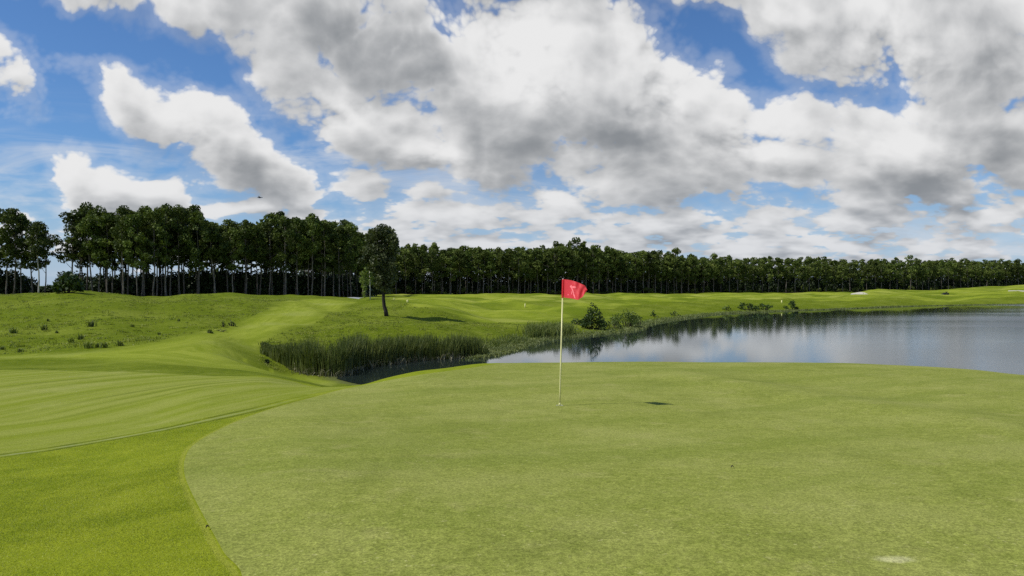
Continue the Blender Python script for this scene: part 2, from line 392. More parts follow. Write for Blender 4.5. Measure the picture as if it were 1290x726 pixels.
def green_mat():
    m = bpy.data.materials.new('putting_turf'); t = NT(nodes_of(m))
    pos = t.new('ShaderNodeNewGeometry').outputs['Position']
    fine = t.noise(pos, 95, 3, .75)
    mid = t.noise(pos, 9, 5, .7)
    big = t.noise(pos, .55, 5, .6)
    # long streaks: the roller's and mower's passes
    sep = t.new('ShaderNodeSeparateXYZ'); t.L.new(pos, sep.inputs[0])
    a = R(28)
    al = t.m('ADD', t.m('MULTIPLY', sep.outputs[0], math.cos(a)), t.m('MULTIPLY', sep.outputs[1], math.sin(a)))
    ac = t.m('SUBTRACT', t.m('MULTIPLY', sep.outputs[1], math.cos(a)), t.m('MULTIPLY', sep.outputs[0], math.sin(a)))
    streak = t.noise(t.xyz(t.m('MULTIPLY', al, .16), t.m('MULTIPLY', ac, .8)), 1.0, 5, .6, '2D')
    c = t.mix(t.ss(mid, .3, .7), C3(.185, .215, .036), C3(.268, .292, .062))
    c = t.mix(t.m('MULTIPLY', t.ss(big, .4, .68), .55), c, C3(.305, .315, .088))
    c = t.mix(t.m('MULTIPLY', t.ss(streak, .45, .65), .45), c, C3(.165, .205, .030))
    c = t.mix(t.m('MULTIPLY', t.ss(t.noise(pos, 1.6, 5, .65), .54, .70), .45), c, C3(.32, .315, .10))
    c = t.mix(t.m('MULTIPLY', t.ss(t.noise(t.vm('ADD', pos, (5, 9, 2)), .9, 6, .7), .52, .70), .5), c, C3(.150, .178, .030))
    c = t.mix(t.m('MULTIPLY', t.ss(t.noise(pos, 22, 2), .665, .72), .55), c, C3(.42, .41, .16))
    # a worn straw-coloured spot near the front right
    q = t.vm('MULTIPLY', t.vm('SUBTRACT', pos, (2.33, 4.62, 0)), (5.2, 11.0, 0))
    sp = t.m('ADD', t.vm('LENGTH', q), t.m('MULTIPLY', t.noise(pos, 14, 3), .8))
    c = t.mix(t.ss(sp, .65, 1.25, .6, 0), c, C3(.55, .53, .27))
    g = t.m('MULTIPLY', t.ss(fine, .25, .75, .66, 1.34), t.ss(t.noise(pos, 42, 3, .7), .3, .7, .72, 1.28))
    c = t.mix(1.0, c, t.xyz(g, g, g), 'MULTIPLY')
    h = t.m('ADD', t.m('MULTIPLY', fine, .4), t.m('MULTIPLY', mid, .6))
    t.out(t.bsdf(c, 1.0, .04, t.bump(h, .5, .014)))
    return m

def water_mat():
    m = bpy.data.materials.new('pond_water'); t = NT(nodes_of(m))
    pos = t.new('ShaderNodeNewGeometry').outputs['Position']
    sep = t.new('ShaderNodeSeparateXYZ'); t.L.new(pos, sep.inputs[0])
    open_ = t.attr('open_water')
    w1 = t.noise(t.vm('MULTIPLY', pos, (.7, 1.3, 1)), 1.0, 5, .6)
    w2 = t.noise(t.vm('MULTIPLY', pos, (.5, 1.5, 1)), 6.0, 3, .6)
    h = t.m('ADD', w1, t.m('MULTIPLY', w2, .28))
    wind = t.ss(t.noise(t.vm('MULTIPLY', pos, (.012, .05, 1)), 1.0, 4, .6), .38, .62)
    k = t.m('MULTIPLY', open_, t.m('ADD', .45, t.m('MULTIPLY', wind, .55)))
    st = t.m('ADD', .017, t.m('MULTIPLY', k, .13))
    b = t.bump(h, st, .10)
    rough = t.m('ADD', .03, t.m('MULTIPLY', k, .26))
    # ruffled water never mirrors fully, even at a glancing view: its wavelets tilt towards and away from the eye
    fr = t.new('ShaderNodeFresnel'); fr.inputs['IOR'].default_value = 1.333; t.L.new(b, fr.inputs['Normal'])
    f = t.m('MINIMUM', fr.outputs[0], t.m('SUBTRACT', .86, t.m('MULTIPLY', open_, .56)))
    df = t.new('ShaderNodeBsdfDiffuse'); df.inputs[0].default_value = C3(.016, .024, .022)
    gl = t.new('ShaderNodeBsdfGlossy'); gl.inputs[0].default_value = C3(.97, .99, 1.0); t.put(gl.inputs['Roughness'], rough); t.L.new(b, gl.inputs['Normal'])
    mx = t.new('ShaderNodeMixShader'); t.L.new(f, mx.inputs[0]); t.L.new(df.outputs[0], mx.inputs[1]); t.L.new(gl.outputs[0], mx.inputs[2])
    t.out(mx.outputs[0])
    return m

def bark_mat(name, a, b, scale=3.0):
    m = bpy.data.materials.new(name); t = NT(nodes_of(m))
    tc = t.new('ShaderNodeTexCoord').outputs['Object']
    n = t.noise(t.vm('MULTIPLY', tc, (2, 2, .35)), scale, 6, .65)
    rnd = t.new('ShaderNodeObjectInfo').outputs['Random']
    c = t.mix(t.ss(n, .35, .65), C3(*a), C3(*b))
    k = t.m('ADD', .6, t.m('MULTIPLY', rnd, .7))
    c = t.mix(1.0, c, t.xyz(k, k, k), 'MULTIPLY')
    t.out(t.bsdf(c, .85, .15, t.bump(n, .5, .03)))
    return m

M = dict(
    ground=ground_mat(), green=green_mat(), water=water_mat(),
    leaf=leaf_mat('eucalyptus_leaves', (.022, .044, .008), (.140, .182, .034), .18, .30, .6, .2, .35),
    leaf_far=leaf_mat('far_eucalyptus_leaves', (.034, .062, .012), (.180, .222, .050), .2, .22, .7, .15, .4),
    leaf_lone=leaf_mat('lone_tree_leaves', (.036, .056, .014), (.165, .195, .070), .2, .8),
    leaf_light=leaf_mat('young_leaves', (.09, .14, .02), (.19, .24, .05), .3, .8),
    leaf_bush=leaf_mat('bush_leaves', (.020, .045, .006), (.085, .135, .020), .2, .7),
    leaf_scrub=leaf_mat('scrub_leaves', (.07, .12, .015), (.17, .22, .05), .25, .7),
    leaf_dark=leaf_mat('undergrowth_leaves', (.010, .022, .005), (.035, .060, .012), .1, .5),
    reed=leaf_mat('reed_blades', (.060, .092, .014), (.205, .240, .058), .25, 1.2),
    reed_dead=leaf_mat('dead_reed_blades', (.13, .125, .07), (.30, .28, .17), .1, 1.2),
    weed=leaf_mat('weed_leaves', (.050, .080, .012), (.140, .175, .028), .25, 1.0),
    blade=leaf_mat('collar_grass_blades', (.190, .250, .014), (.540, .560, .085), .4, 1.3, .5, .3, 0.0),
    tuft=leaf_mat('rough_grass_blades', (.130, .180, .010), (.330, .350, .075), .35, .45, .6, .3, 0.0),
    shore=leaf_mat('shore_plants_leaves', (.09, .125, .03), (.26, .29, .10), .25, .8),
    yellow=leaf_mat('yellow_weed_leaves', (.22, .26, .04), (.38, .40, .10), .3, 1.0),
    bark=bark_mat('eucalyptus_bark', (.07, .06, .05), (.22, .20, .17)),
    bark_dark=bark_mat('dark_bark', (.025, .022, .018), (.07, .06, .05)),
    bark_pale=bark_mat('pale_bark', (.42, .40, .36), (.62, .60, .55)),
)

# ------------------------------------------------------------------ world: physical sky + clouds placed by direction
def build_world():
    w = bpy.data.worlds.new('World'); SC.world = w; w.use_nodes = True
    nt = w.node_tree; nt.nodes.clear(); t = NT(nt)
    sky = t.new('ShaderNodeTexSky', sky_type='NISHITA', sun_disc=False, sun_elevation=R(SUN_EL), sun_rotation=R(SUN_AZ))
    sky.air_density = 1.0; sky.dust_density = .3; sky.ozone_density = 3.0; sky.altitude = 50
    d = t.new('ShaderNodeTexCoord').outputs['Generated']
    sp = t.new('ShaderNodeSeparateXYZ'); t.L.new(d, sp.inputs[0])
    yy = t.m('MAXIMUM', t.m('ABSOLUTE', sp.outputs[1]), .06)
    u = t.m('DIVIDE', sp.outputs[0], yy); v = t.m('DIVIDE', sp.outputs[2], yy)
    P0 = t.xyz(u, v)
    # (px, py, rx, ry, tilt clockwise in degrees, weight)
    BL = [
        # broad grey sheet across the top, left of centre
        (150, -14, 120, 34, 10, .95), (255, 0, 170, 50, 12, 1.1), (390, 18, 190, 66, 12, 1.2), (525, 60, 140, 72, 12, 1.35), (620, -70, 640, 60, 0, 1.2),
        # diagonal bank running down from the upper left
        (150, 108, 80, 30, 18, .9), (210, 150, 95, 48, 30, 1.1), (290, 188, 110, 52, 28, 1.2), (360, 226, 100, 34, 10, 1.15), (455, 241, 62, 22, 4, .95),
        # small one at the left edge, low cumulus at lower left
        (8, 95, 66, 44, 20, 1.0), (90, 226, 46, 36, 20, 1.0), (150, 250, 120, 36, 4, 1.15), (255, 262, 90, 20, 4, .8),
        # middle bank joining the big centre cloud
        (405, 115, 90, 50, 30, 1.0), (450, 165, 110, 60, 15, 1.15), (505, 202, 95, 28, 0, .95),
        # big centre cloud
        (650, 90, 120, 150, 0, 1.2), (745, 80, 130, 110, 25, 1.25), (770, 165, 170, 85, 8, 1.3), (620, 180, 110, 62, 0, 1.15), (890, 130, 100, 66, 35, 1.1), (850, 225, 120, 52, 8, 1.2), (705, 252, 66, 30, 5, 1.05),
        # upper right sheet
        (930, 2, 170, 40, 10, 1.0), (1080, 55, 140, 84, 30, 1.15), (1210, 60, 190, 130, 12, 1.3), (1285, 185, 66, 60, 0, 1.1),
        # right cumulus and faint veils
        (1150, 200, 105, 58, 8, 1.35), (1205, 240, 70, 28, 0, 1.0), (1075, 240, 100, 36, 0, .85), (1015, 150, 84, 36, 5, .95), (990, 215, 80, 50, 0, .85), (1110, 150, 80, 40, 10, .8),
        # layered bank along the horizon, right two thirds
        (940, 304, 520, 54, 1, .62), (1250, 280, 240, 56, 0, .75), (560, 308, 170, 32, 0, .9), (610, 276, 80, 22, 0, .85), (385, 266, 44, 14, 0, .75), (545, 245, 42, 16, 0, .7), (150, 300, 330, 16, 0, .6),
        # beyond the frame
        (-260, 60, 170, 90, 20, 1.1), (-120, 265, 200, 36, 0, .9), (1560, 130, 260, 150, 10, 1.3), (700, -420, 800, 180, 8, 1.2),
    ]
    # ---- density groups
    def density_group(name, billows):
        g = bpy.data.node_groups.new(name, 'ShaderNodeTree')
        g.interface.new_socket('P', in_out='INPUT', socket_type='NodeSocketVector')
        g.interface.new_socket('Detail', in_out='INPUT', socket_type='NodeSocketFloat')
        g.interface.new_socket('D', in_out='OUTPUT', socket_type='NodeSocketFloat')
        q = NT(g); gi = q.new('NodeGroupInput'); go = q.new('NodeGroupOutput')
        P, DET = gi.outputs[0], gi.outputs[1]
        warp = q.vm('SUBTRACT', q.noise(P, 7.0, 3 if billows else 1, .5, '2D', out=1), (.5, .5, .5))
        Pw = q.vm('ADD', P, q.vm('MULTIPLY', warp, (.095, .08, 0)))
        cur, src = None, Pw
        for i, (px, py, rx, ry, tilt, wgt) in enumerate(BL):
            if i and i % 5 == 0:
                # every few steps wait for the last result, so that the shader compiler keeps few values alive
                src = q.vm('MULTIPLY_ADD', cur, (1e-7, 1e-7, 0), c=Pw)
            mp = q.new('ShaderNodeMapping', vector_type='TEXTURE')
            q.L.new(src, mp.inputs[0])
            mp.inputs[1].default_value = ((px - CX) / F, (CY - py) / F, 0)
            mp.inputs[2].default_value = (0, 0, -R(tilt))
            mp.inputs[3].default_value = (rx * 1.10 / F, ry * 1.10 / F, 1)
            b = q.m('MULTIPLY_ADD', q.vm('LENGTH', mp.outputs[0]), -wgt, wgt)
            cur = b if cur is None else q.m('SMOOTH_MAX', cur, b, .18)
        cur = q.m('MINIMUM', cur, q.m('MULTIPLY_ADD', cur, .45, .30))          # flatten the cores
        sv = q.new('ShaderNodeSeparateXYZ'); q.L.new(P, sv.inputs[0])
        vv = q.m('MAXIMUM', sv.outputs[1], .0)
        # noise space: flattened and finer towards the horizon, where the clouds are farther away
        ny = q.m('MULTIPLY', q.m('LOGARITHM', q.m('ADD', vv, .09), math.e), .50)
        nx = q.m('MULTIPLY', sv.outputs[0], 1.12)
        Q = q.xyz(nx, ny)
        n1 = q.m('SUBTRACT', q.noise(Q, 5.0, DET, .58, '2D', .15), .5)
        D = q.m('ADD', cur, q.m('MULTIPLY', n1, 1.35))
        # near the horizon: small clouds in receding rows
        n2 = q.m('SUBTRACT', q.noise(q.vm('MULTIPLY', Q, (1.0, 1.25, 0)), 17.0, 4 if billows else 2, .55, '2D'), .47)
        D = q.m('ADD', D, q.m('MULTIPLY', n2, q.ss(vv, .05, .16, 1.9, .15)))
        # rounded heads: domes on a broken-up cell pattern
        vo = q.new('ShaderNodeTexVoronoi', voronoi_dimensions='2D', feature='F1', normalize=True)
        q.L.new(q.vm('ADD', Q, q.vm('MULTIPLY', warp, (.05, .05, 0))), vo.inputs['Vector'])
        vo.inputs['Scale'].default_value = 7.5; vo.inputs['Detail'].default_value = 3.0 if billows else 2.0; vo.inputs['Roughness'].default_value = .62; vo.inputs['Lacunarity'].default_value = 2.3
        dm = q.m('SUBTRACT', .055, q.m('MULTIPLY', vo.outputs['Distance'], vo.outputs['Distance']))
        D = q.m('ADD', D, q.m('MULTIPLY', dm, 2.2))
        q.L.new(D, go.inputs[0])
        return g
    g_full, g_soft = density_group('cloud_density', True), density_group('cloud_density_soft', False)
    def dens(g, p, det):
        n = t.new('ShaderNodeGroup'); n.node_tree = g
        t.put(n.inputs[0], p); n.inputs[1].default_value = det
        return n.outputs[0]
    D0 = dens(g_full, P0, 10.0)
    S0 = dens(g_soft, P0, 6.0)
    S1 = dens(g_soft, t.vm('ADD', P0, (-.010, .018, 0)), 6.0)
    S2 = dens(g_soft, t.vm('ADD', P0, (-.024, .058, 0)), 3.0)
    alpha = t.m('MAXIMUM', t.ss(D0, .03, .31), t.ss(D0, -.30, .12, 0, .22))     # with thin shreds round the edges
    mx0 = lambda q: t.m('MAXIMUM', q, 0.0)
    relief = t.m('SUBTRACT', S0, S1)                       # > 0 on the side turned to the sun
    # the thickest parts of the clouds (+) and the thin bright ones (-)
    thick = None
    for px, py, rx, ry, tilt, wgt in ((500, 70, 170, 62, 10, .80), (400, 22, 160, 40, 12, .35), (660, 172, 140, 42, 4, .60), (790, 185, 90, 40, 0, .35), (880, 250, 110, 26, 4, .75), (350, 222, 90, 26, 12, .55), (430, 200, 70, 20, 6, .35),
                                      (1240, 150, 110, 60, 20, .25), (1150, 236, 90, 20, 0, .60), (1275, 190, 50, 30, 0, .5), (1120, 60, 160, 80, 20, -.35), (170, 264, 120, 18, 0, .55),
                                      (650, 75, 95, 95, 0, -.85), (790, 105, 90, 60, 15, -.55), (560, 190, 70, 30, 0, -.4), (960, 180, 90, 40, 0, -.35), (230, 135, 100, 40, 30, -.12), (130, 225, 90, 24, 8, -.10), (905, 165, 60, 30, 20, -.18), (1130, 190, 70, 30, -10, -.25), (700, 245, 50, 20, 0, -.4), (430, 145, 80, 34, 20, -.35)):
        mp = t.new('ShaderNodeMapping', vector_type='TEXTURE'); t.L.new(P0 if thick is None else t.vm('MULTIPLY_ADD', thick, (1e-7, 1e-7, 0), c=P0), mp.inputs[0])
        mp.inputs[1].default_value = ((px - CX) / F, (CY - py) / F, 0); mp.inputs[2].default_value = (0, 0, -R(tilt)); mp.inputs[3].default_value = (rx * 1.3 / F, ry * 1.3 / F, 1)
        b = t.ss(t.vm('LENGTH', mp.outputs[0]), 1.0, .1, 0, wgt)
        thick = b if thick is None else t.m('ADD', thick, b)
    tau = t.m('ADD', t.m('MULTIPLY', mx0(S2), .82), t.m('ADD', t.m('MULTIPLY', mx0(D0), .40), t.m('MULTIPLY', t.m('MULTIPLY', thick, 1.1), t.ss(D0, .1, .7))))
    lit = t.m('POWER', math.e, t.m('MULTIPLY', tau, -1.0))
    lit = t.m('ADD', lit, t.m('ADD', t.m('MULTIPLY', relief, .66), t.m('MULTIPLY', t.m('SUBTRACT', D0, S0), .46)))
    lit = t.ss(lit, -.08, 1.12)
    col = t.mix(lit, C3(2.45, 2.62, 2.82), C3(8.2, 8.2, 8.2))
    # distant clouds take on some of the air's blue
    farness = t.ss(v, .02, .16, .30, 0)
    col = t.mix(farness, col, C3(3.9, 4.5, 5.5))
    skyc = t.mix(1.0, sky.outputs[0], C3(.56, .80, 1.08), 'MULTIPLY')
    skyc = t.mix(t.ss(v, .0, .17, .75, 0), skyc, C3(4.2, 5.3, 7.0))
    # thin high veil
    veil = t.ss(t.noise(t.xyz(t.m('MULTIPLY', u, 1.2), t.m('MULTIPLY', v, 7.0)), 3.0, 6, .6, '2D', .6), .45, .75, 0, .6)
    veil = t.m('MULTIPLY', veil, t.ss(v, .14, .27, 1, 0))
    skyc = t.mix(veil, skyc, C3(6.4, 6.8, 7.4))
    up = t.ss(v, -.01, .02)
    c = t.mix(t.m('MULTIPLY', alpha, up), skyc, col)
    bg = t.new('ShaderNodeBackground'); t.L.new(c, bg.inputs[0]); bg.inputs[1].default_value = .1
    o = t.new('ShaderNodeOutputWorld'); t.L.new(bg.outputs[0], o.inputs[0])
    w.cycles.sampling_method = 'NONE'         # an even sky: plain diffuse sampling finds it
build_world()

# ------------------------------------------------------------------ ground sheet (one sheet to the horizon), green, pond
def build_ground():
    rad = np.concatenate([[.4, 1.0, 1.6], np.exp(np.arange(math.log(2.2), math.log(700), .0105)), np.exp(np.linspace(math.log(705), math.log(9000), 24))])
    a1 = np.linspace(-44, 44, 641); a0 = np.linspace(-180, -44, 60)[:-1]; a2 = np.linspace(44, 180, 60)[1:-1]
    ang = np.radians(np.concatenate([a0, a1, a2]))
    na, nr = len(ang), len(rad)
    A, RR = np.meshgrid(ang, rad, indexing='ij')
    x, y = RR * np.sin(A), RR * np.cos(A)
    z = H(x, y)
    # the last rings drop to the level of the far plain
    V = np.stack([x, y, z], -1).reshape(-1, 3)
    V = np.vstack([V, [(0, 0, gz(0, .1))]])
    i = np.arange(na); j = np.arange(nr - 1)
    I, J = np.meshgrid(i, j, indexing='ij'); I2 = (I + 1) % na
    q = np.stack([I * nr + J, I * nr + J + 1, I2 * nr + J + 1, I2 * nr + J], -1).reshape(-1, 4)
    me = quick_mesh('ground', V, 4, q[:, ::-1].ravel())
    o = link('ground', me, M['ground'], smooth=True)
    tag(o, kind='structure')
    vx, vy = V[:, 0], V[:, 1]
    for nm, val in (('sd_a', poly_dist(F_A, vx, vy)), ('sd_b', poly_dist(F_B, vx, vy)), ('sd_c', poly_dist(F_C, vx, vy)),
                    ('sd_line', poly_dist(LINE, vx, vy, False)), ('sd_green', poly_dist(GREEN, vx, vy)), ('sd_pond', poly_dist(POND, vx, vy)), ('sd_forest', poly_dist(FOREST, vx, vy))):
        me.attributes.new(nm, 'FLOAT', 'POINT').data.foreach_set('value', val.astype(np.float32))
build_ground()

def sheet(name, outline, spacing, dz, mat, flat=None, seed=1, near=None):
    """a sheet with an exact outline laid over the land"""
    rng = np.random.default_rng(seed)
    lo, hi = outline.min(0), outline.max(0)
    gx, gy = np.meshgrid(np.arange(lo[0], hi[0], spacing), np.arange(lo[1], hi[1], spacing))
    p = np.stack([gx.ravel(), gy.ravel()], -1) + rng.uniform(-.2, .2, (gx.size, 2)) * spacing
    p = p[poly_dist(outline, p[:, 0], p[:, 1]) > spacing * .35]
    pts = [Vector(v) for v in outline] + [Vector(v) for v in p]
    n = len(outline)
    vs, es, fs, *_ = delaunay_2d_cdt(pts, [], [list(range(n))], 1, 1e-5)
    vx, vy = np.array([v.x for v in vs]), np.array([v.y for v in vs])
    vz = np.full(len(vs), flat) if flat is not None else H(vx, vy) + dz
    me = bpy.data.meshes.new(name)
    me.from_pydata(np.stack([vx, vy, vz], -1).tolist(), [], [tuple(f) for f in fs]); me.update()
    return link(name, me, mat, smooth=True), vx, vy
go, _, _ = sheet('putting_green', GREEN, .22, .006, M['green'])
tag(go, kind='structure')
wo_out = POND + 0
c_ = wo_out.mean(0)
wo, wvx, wvy = sheet('pond_water', wo_out, 2.2, 0, M['water'], flat=WATER)
tag(wo, kind='structure')
# wind reaches the open water; the left arm and the lee of the far bank lie calm
_far = np.array([(wx(p, Y), Y) for p, Y in POND_PX if Y > 47 and p <= 1160])
_df = poly_dist(_far, wvx, wvy, False)
_pp = px_of(wvx, np.maximum(wvy, 20))
ow = smoothstep(6, 34, wvx) * smoothstep(10, 62, _df) * (.75 + .25 * smoothstep(850, 1100, _pp))
wo.data.attributes.new('open_water', 'FLOAT', 'POINT').data.foreach_set('value', ow.astype(np.float32))

# ------------------------------------------------------------------ trees
def crown_mesh(name, rng, H0, base, width, nclump, nleaf, leaf, mat, clump=1.1, shape=1.0, lean=0.0, top=1.0):
    cs = []
    for k in range(nclump):
        t = rng.uniform(0, 1) ** .8
        z = H0 * (base + (1 - base) * t)
        prof_ = (math.sin(math.pi * min(1, .16 + .78 * t ** 1.15)) ** .9) * shape
        r = width * .5 * prof_ * math.sqrt(rng.uniform(.05, 1))
        a = rng.uniform(0, 2 * math.pi)
        cs.append((r * math.cos(a) + lean * z, r * math.sin(a), z - clump * .4))
    cs.append((lean * H0, 0, H0 - clump * .6))
    cs = np.array(cs)
    sz = clump * rng.uniform(.55, 1.25, len(cs))
    pts = []
    for c, s in zip(cs, sz):
        n = max(6, int(nleaf * (s / clump) ** 2))
        d = rng.normal(size=(n, 3)); d /= np.linalg.norm(d, axis=1)[:, None]
        rr = rng.uniform(.35, 1, n) ** .5
        pts.append(c + d * rr[:, None] * s * np.array([1, 1, .72]))
    pts = np.concatenate(pts)
    v = leaf_quads(pts, np.full(len(pts), leaf), rng, .6)
    me = quick_mesh(name, v, 4, np.arange(len(v)))
    me.materials.append(mat)
    return me, cs

def trunk_mesh(name, rng, H0, r0, cs, mat, lean=0.0, top=.93, limbs=14, wob=.12):
    mb = MB()
    z = np.linspace(-.4, H0 * top, 9)
    pts = np.stack([np.cumsum(rng.normal(0, wob, 9)) * (z > 0) + lean * np.maximum(z, 0), np.cumsum(rng.normal(0, wob, 9)) * (z > 0), z], -1)
    rad = r0 * (1 - .82 * np.clip(z / (H0 * top), 0, 1)); rad[0] *= 1.35
    mb.tube(pts, rad, 7)
    for c in cs[rng.permutation(len(cs))[:limbs]]:
        zs = max(c[2] - rng.uniform(1.0, 3.0) * H0 / 20, H0 * .15)
        s = np.array([np.interp(zs, z, pts[:, 0]), np.interp(zs, z, pts[:, 1]), zs])
        mid = s * .5 + c * .5 + np.array([0, 0, -.15 * H0 / 20])
        rr = np.interp(zs, z, rad) * .45
        mb.tube([s, mid, c], [rr, rr * .7, rr * .3], 5, False)
    me = mb.mesh(name); me.materials.append(mat)
    me.polygons.foreach_set('use_smooth', [True] * len(me.polygons))
    return me

rng = np.random.default_rng(7)
PROTO = []
for i in range(9):
    b = [.42, .36, .48, .40, .52, .34, .45, .38, .5][i]; w = [6.2, 7.0, 5.4, 6.6, 5.0, 7.4, 5.8, 6.4, 5.6][i]
    cm, cs = crown_mesh('eucalyptus_crown', rng, 20, b, w, 34, 95, .27, M['leaf'], 1.2)
    tm = trunk_mesh('eucalyptus_trunk', rng, 20, .21, cs, M['bark'])
    PROTO.append((cm, tm))
FPROTO = []
for i in range(7):
    b = [.38, .33, .44, .36, .48, .30, .42][i]
    cm, cs = crown_mesh('far_eucalyptus_crown', rng, 20, b, [5.6, 6.4, 5.0, 6.0, 4.8, 6.8, 5.4][i], 30, 46, .38, M['leaf_far'], 1.2)
    tm = trunk_mesh('far_eucalyptus_trunk', rng, 20, .23, cs, M['bark'], limbs=7)
    FPROTO.append((cm, tm))
PALE_TRUNK = PROTO[4][1].copy(); PALE_TRUNK.materials[0] = M['bark_pale']

def plant_tree(protos, k, x, y, z, s, sxy, rz, label, group, pale=False):
    o = empty('eucalyptus_tree', (x, y, z), rz)
    o.scale = (sxy, sxy, s)
    tag(o, label, 'tree', group)
    cm, tm = protos[k % len(protos)]
    link('trunk', PALE_TRUNK if pale else tm, None, o)
    link('crown', cm, None, o)
    return o

def top_of(px, prof_):
    return np.interp(px, [p[0] for p in prof_], [p[1] for p in prof_])
TOP_L = [(-120, 268), (0, 266), (20, 268), (36, 276), (48, 279), (60, 284), (72, 292), (84, 272), (100, 264), (150, 268), (180, 262), (225, 266), (255, 272), (275, 283), (290, 285), (320, 281), (345, 273), (375, 276), (400, 273), (430, 282), (455, 292), (470, 300)]
TOP_C = [(440, 312), (500, 312), (530, 309), (560, 312), (620, 315), (660, 314), (720, 311), (770, 315), (830, 321), (900, 325), (1000, 325), (1100, 328), (1200, 328), (1290, 330), (1450, 332)]
placed = {'n': 0}
used_xy = []
def free(x, y, r):
    for a, b in used_xy:
        if (a - x) ** 2 + (b - y) ** 2 < r * r: return False
    used_xy.append((x, y)); return True

def stand(px, Y, top, protos, label, group, sink=0.0, jit=4.5, pale=False, wid=None):
    x = wx(px, Y); z = gz(x, Y) - .1
    zt = ray_z(top + rng.normal(0, jit), Y)
    s = max((zt - z) / 20.0, .35)
    sxy = (wid or 1.0) * rng.uniform(.85, 1.12) * (.55 + .45 * s)
    k = int(rng.integers(0, 99)); k = 4 if pale else k
    return plant_tree(protos, k, x, Y, z, s, sxy, rng.uniform(0, 6.28), label, group, pale)

# clump left of the sky gap
GL = 'trees of the small clump at the left end of the wood'
for px, Y, tp in ((-60, 188, 268), (-38, 184, 266), (-20, 190, 268), (-6, 185, 264), (8, 189, 268), (16, 183, 267), (27, 187, 271), (40, 190, 283), (57, 189, 286)):
    stand(px, Y, tp, PROTO, 'tall tree in the small clump left of the bright gap in the wood', GL, jit=1.5, wid=.95)
stand(48.5, 180, 280, PROTO, 'slender tree with a pale straight trunk beside the bright sky gap at the left', None, jit=.3, pale=True, wid=1.05)
# main left block: three rows
GM = 'tall trees of the dense left wood behind the rough mound'
edge_L = [(82, 186), (180, 180), (300, 192), (440, 208), (462, 216)]
stand(90, 185, 268, PROTO, 'first tall tree right of the bright sky gap, its low boughs reaching left', None, jit=.3, wid=1.1)
for row, dY in enumerate((0, 5.0, 10.0)):
    px = 100.0 + row * 5
    while px < 462:
        Y = np.interp(px, [e[0] for e in edge_L], [e[1] for e in edge_L]) + dY + rng.uniform(-1.3, 1.3)
        stand(px, Y, top_of(px, TOP_L) + (1 if row == 0 else -0.5), PROTO, 'tall dark tree in the dense left wood behind the rough grass mound', GM)
        px += rng.uniform(.78, 1.25) * 3.5 * F / Y * (1.0 if row < 2 else 1.3)
# far rows: behind the central fairway and on to the right
GC = 'trees of the dark row behind the central fairway left of the flag'
GD = 'trees of the dark row behind the flag and the wooded reflection'
GR = 'distant trees of the row beyond the far right mounds'
edge_C = [(455, 300), (500, 331), (700, 362), (880, 430), (1050, 462), (1290, 562), (1420, 610)]
for row, dY in enumerate((0, 6.0)):
    px = 452.0 + 4 * row
    while px < 1400:
        if row == 1 and px > 900: break
        Y = np.interp(px, [e[0] for e in edge_C], [e[1] for e in edge_C]) + dY + rng.uniform(-1.5, 1.5)
        if px < 708: lab, grp = 'tall dark tree in the far row between the lone tree and the red flag', GC
        elif px < 960: lab, grp = 'tall dark tree in the far row behind the red flag and the reflecting water', GD
        else: lab, grp = 'small distant tree in the long row beyond the right-hand grass mounds', GR
        stand(px, Y, top_of(px, TOP_C) + (1.0 if row == 0 else -.5) + (rng.uniform(2, 6) if rng.uniform() < .3 else 0), FPROTO, lab, grp, jit=3.6, wid=rng.uniform(.8, 1.25))
        px += rng.uniform(.78, 1.25) * (3.6 if px < 900 else 4.4) * F / Y

# the rest of the plantation behind those rows: one mass
def forest_mass():
    r = np.random.default_rng(21); V = []; T = MB()
    light = []
    for i in range(4):
        me, cs = crown_mesh('tmp', r, 20, .32 + .04 * i, 6.4, 24, 16, .62, M['leaf_far'], 1.35)
        a = np.empty(len(me.vertices) * 3, np.float32); me.vertices.foreach_get('co', a); light.append(a.reshape(-1, 3).astype(float))
        bpy.data.meshes.remove(me)
    def put(px, Y, tp):
        x = wx(px, Y); z = gz(x, Y) - .1; s = (ray_z(tp + r.normal(0, 2), Y) - z) / 20
        c = light[int(r.integers(0, 4))]; w = r.uniform(0, 6.28); k = r.uniform(.85, 1.1)
        V.append(np.stack([x + k * (c[:, 0] * math.cos(w) - c[:, 1] * math.sin(w)), Y + k * (c[:, 0] * math.sin(w) + c[:, 1] * math.cos(w)), z + c[:, 2] * s], -1))
        T.tube([(x, Y, z), (x + .1, Y, z + 9 * s), (x, Y, z + 17 * s)], [.22, .17, .08], 5)
    for dY in (15, 21, 28):
        px = 104.0
        while px < 462:
            if px > 130 or dY > 100:
                Y = np.interp(px, [e[0] for e in edge_L], [e[1] for e in edge_L]) + dY + r.uniform(-1.5, 1.5)
                put(px, Y, top_of(px, TOP_L) + 3)
            px += r.uniform(.8, 1.3) * (4.6 if px < 330 else 3.6) * F / 195
    for dY in (12, 18, 25, 33):
        px = 380.0
        while px < 1440:
            Y = np.interp(px, [e[0] for e in edge_C], [e[1] for e in edge_C]) + dY + r.uniform(-1.5, 1.5)
            put(px, Y, top_of(px, TOP_C) + 1)
            px += r.uniform(.8, 1.3) * (4.2 if px < 900 else 5.0) * F / Y
    v = np.concatenate(V)
    f = empty('plantation_forest', (0, 0, 0))
    tag(f, 'deep rows of dark trees behind the front rows of the wood', 'forest', None, 'stuff')
    c = link('crown', quick_mesh('forest_crowns', v, 4, np.arange(len(v))), M['leaf_far'], f); c['kind'] = 'stuff'
    tr = link('trunk', T.mesh('forest_trunks'), M['bark'], f); tr['kind'] = 'stuff'
forest_mass()

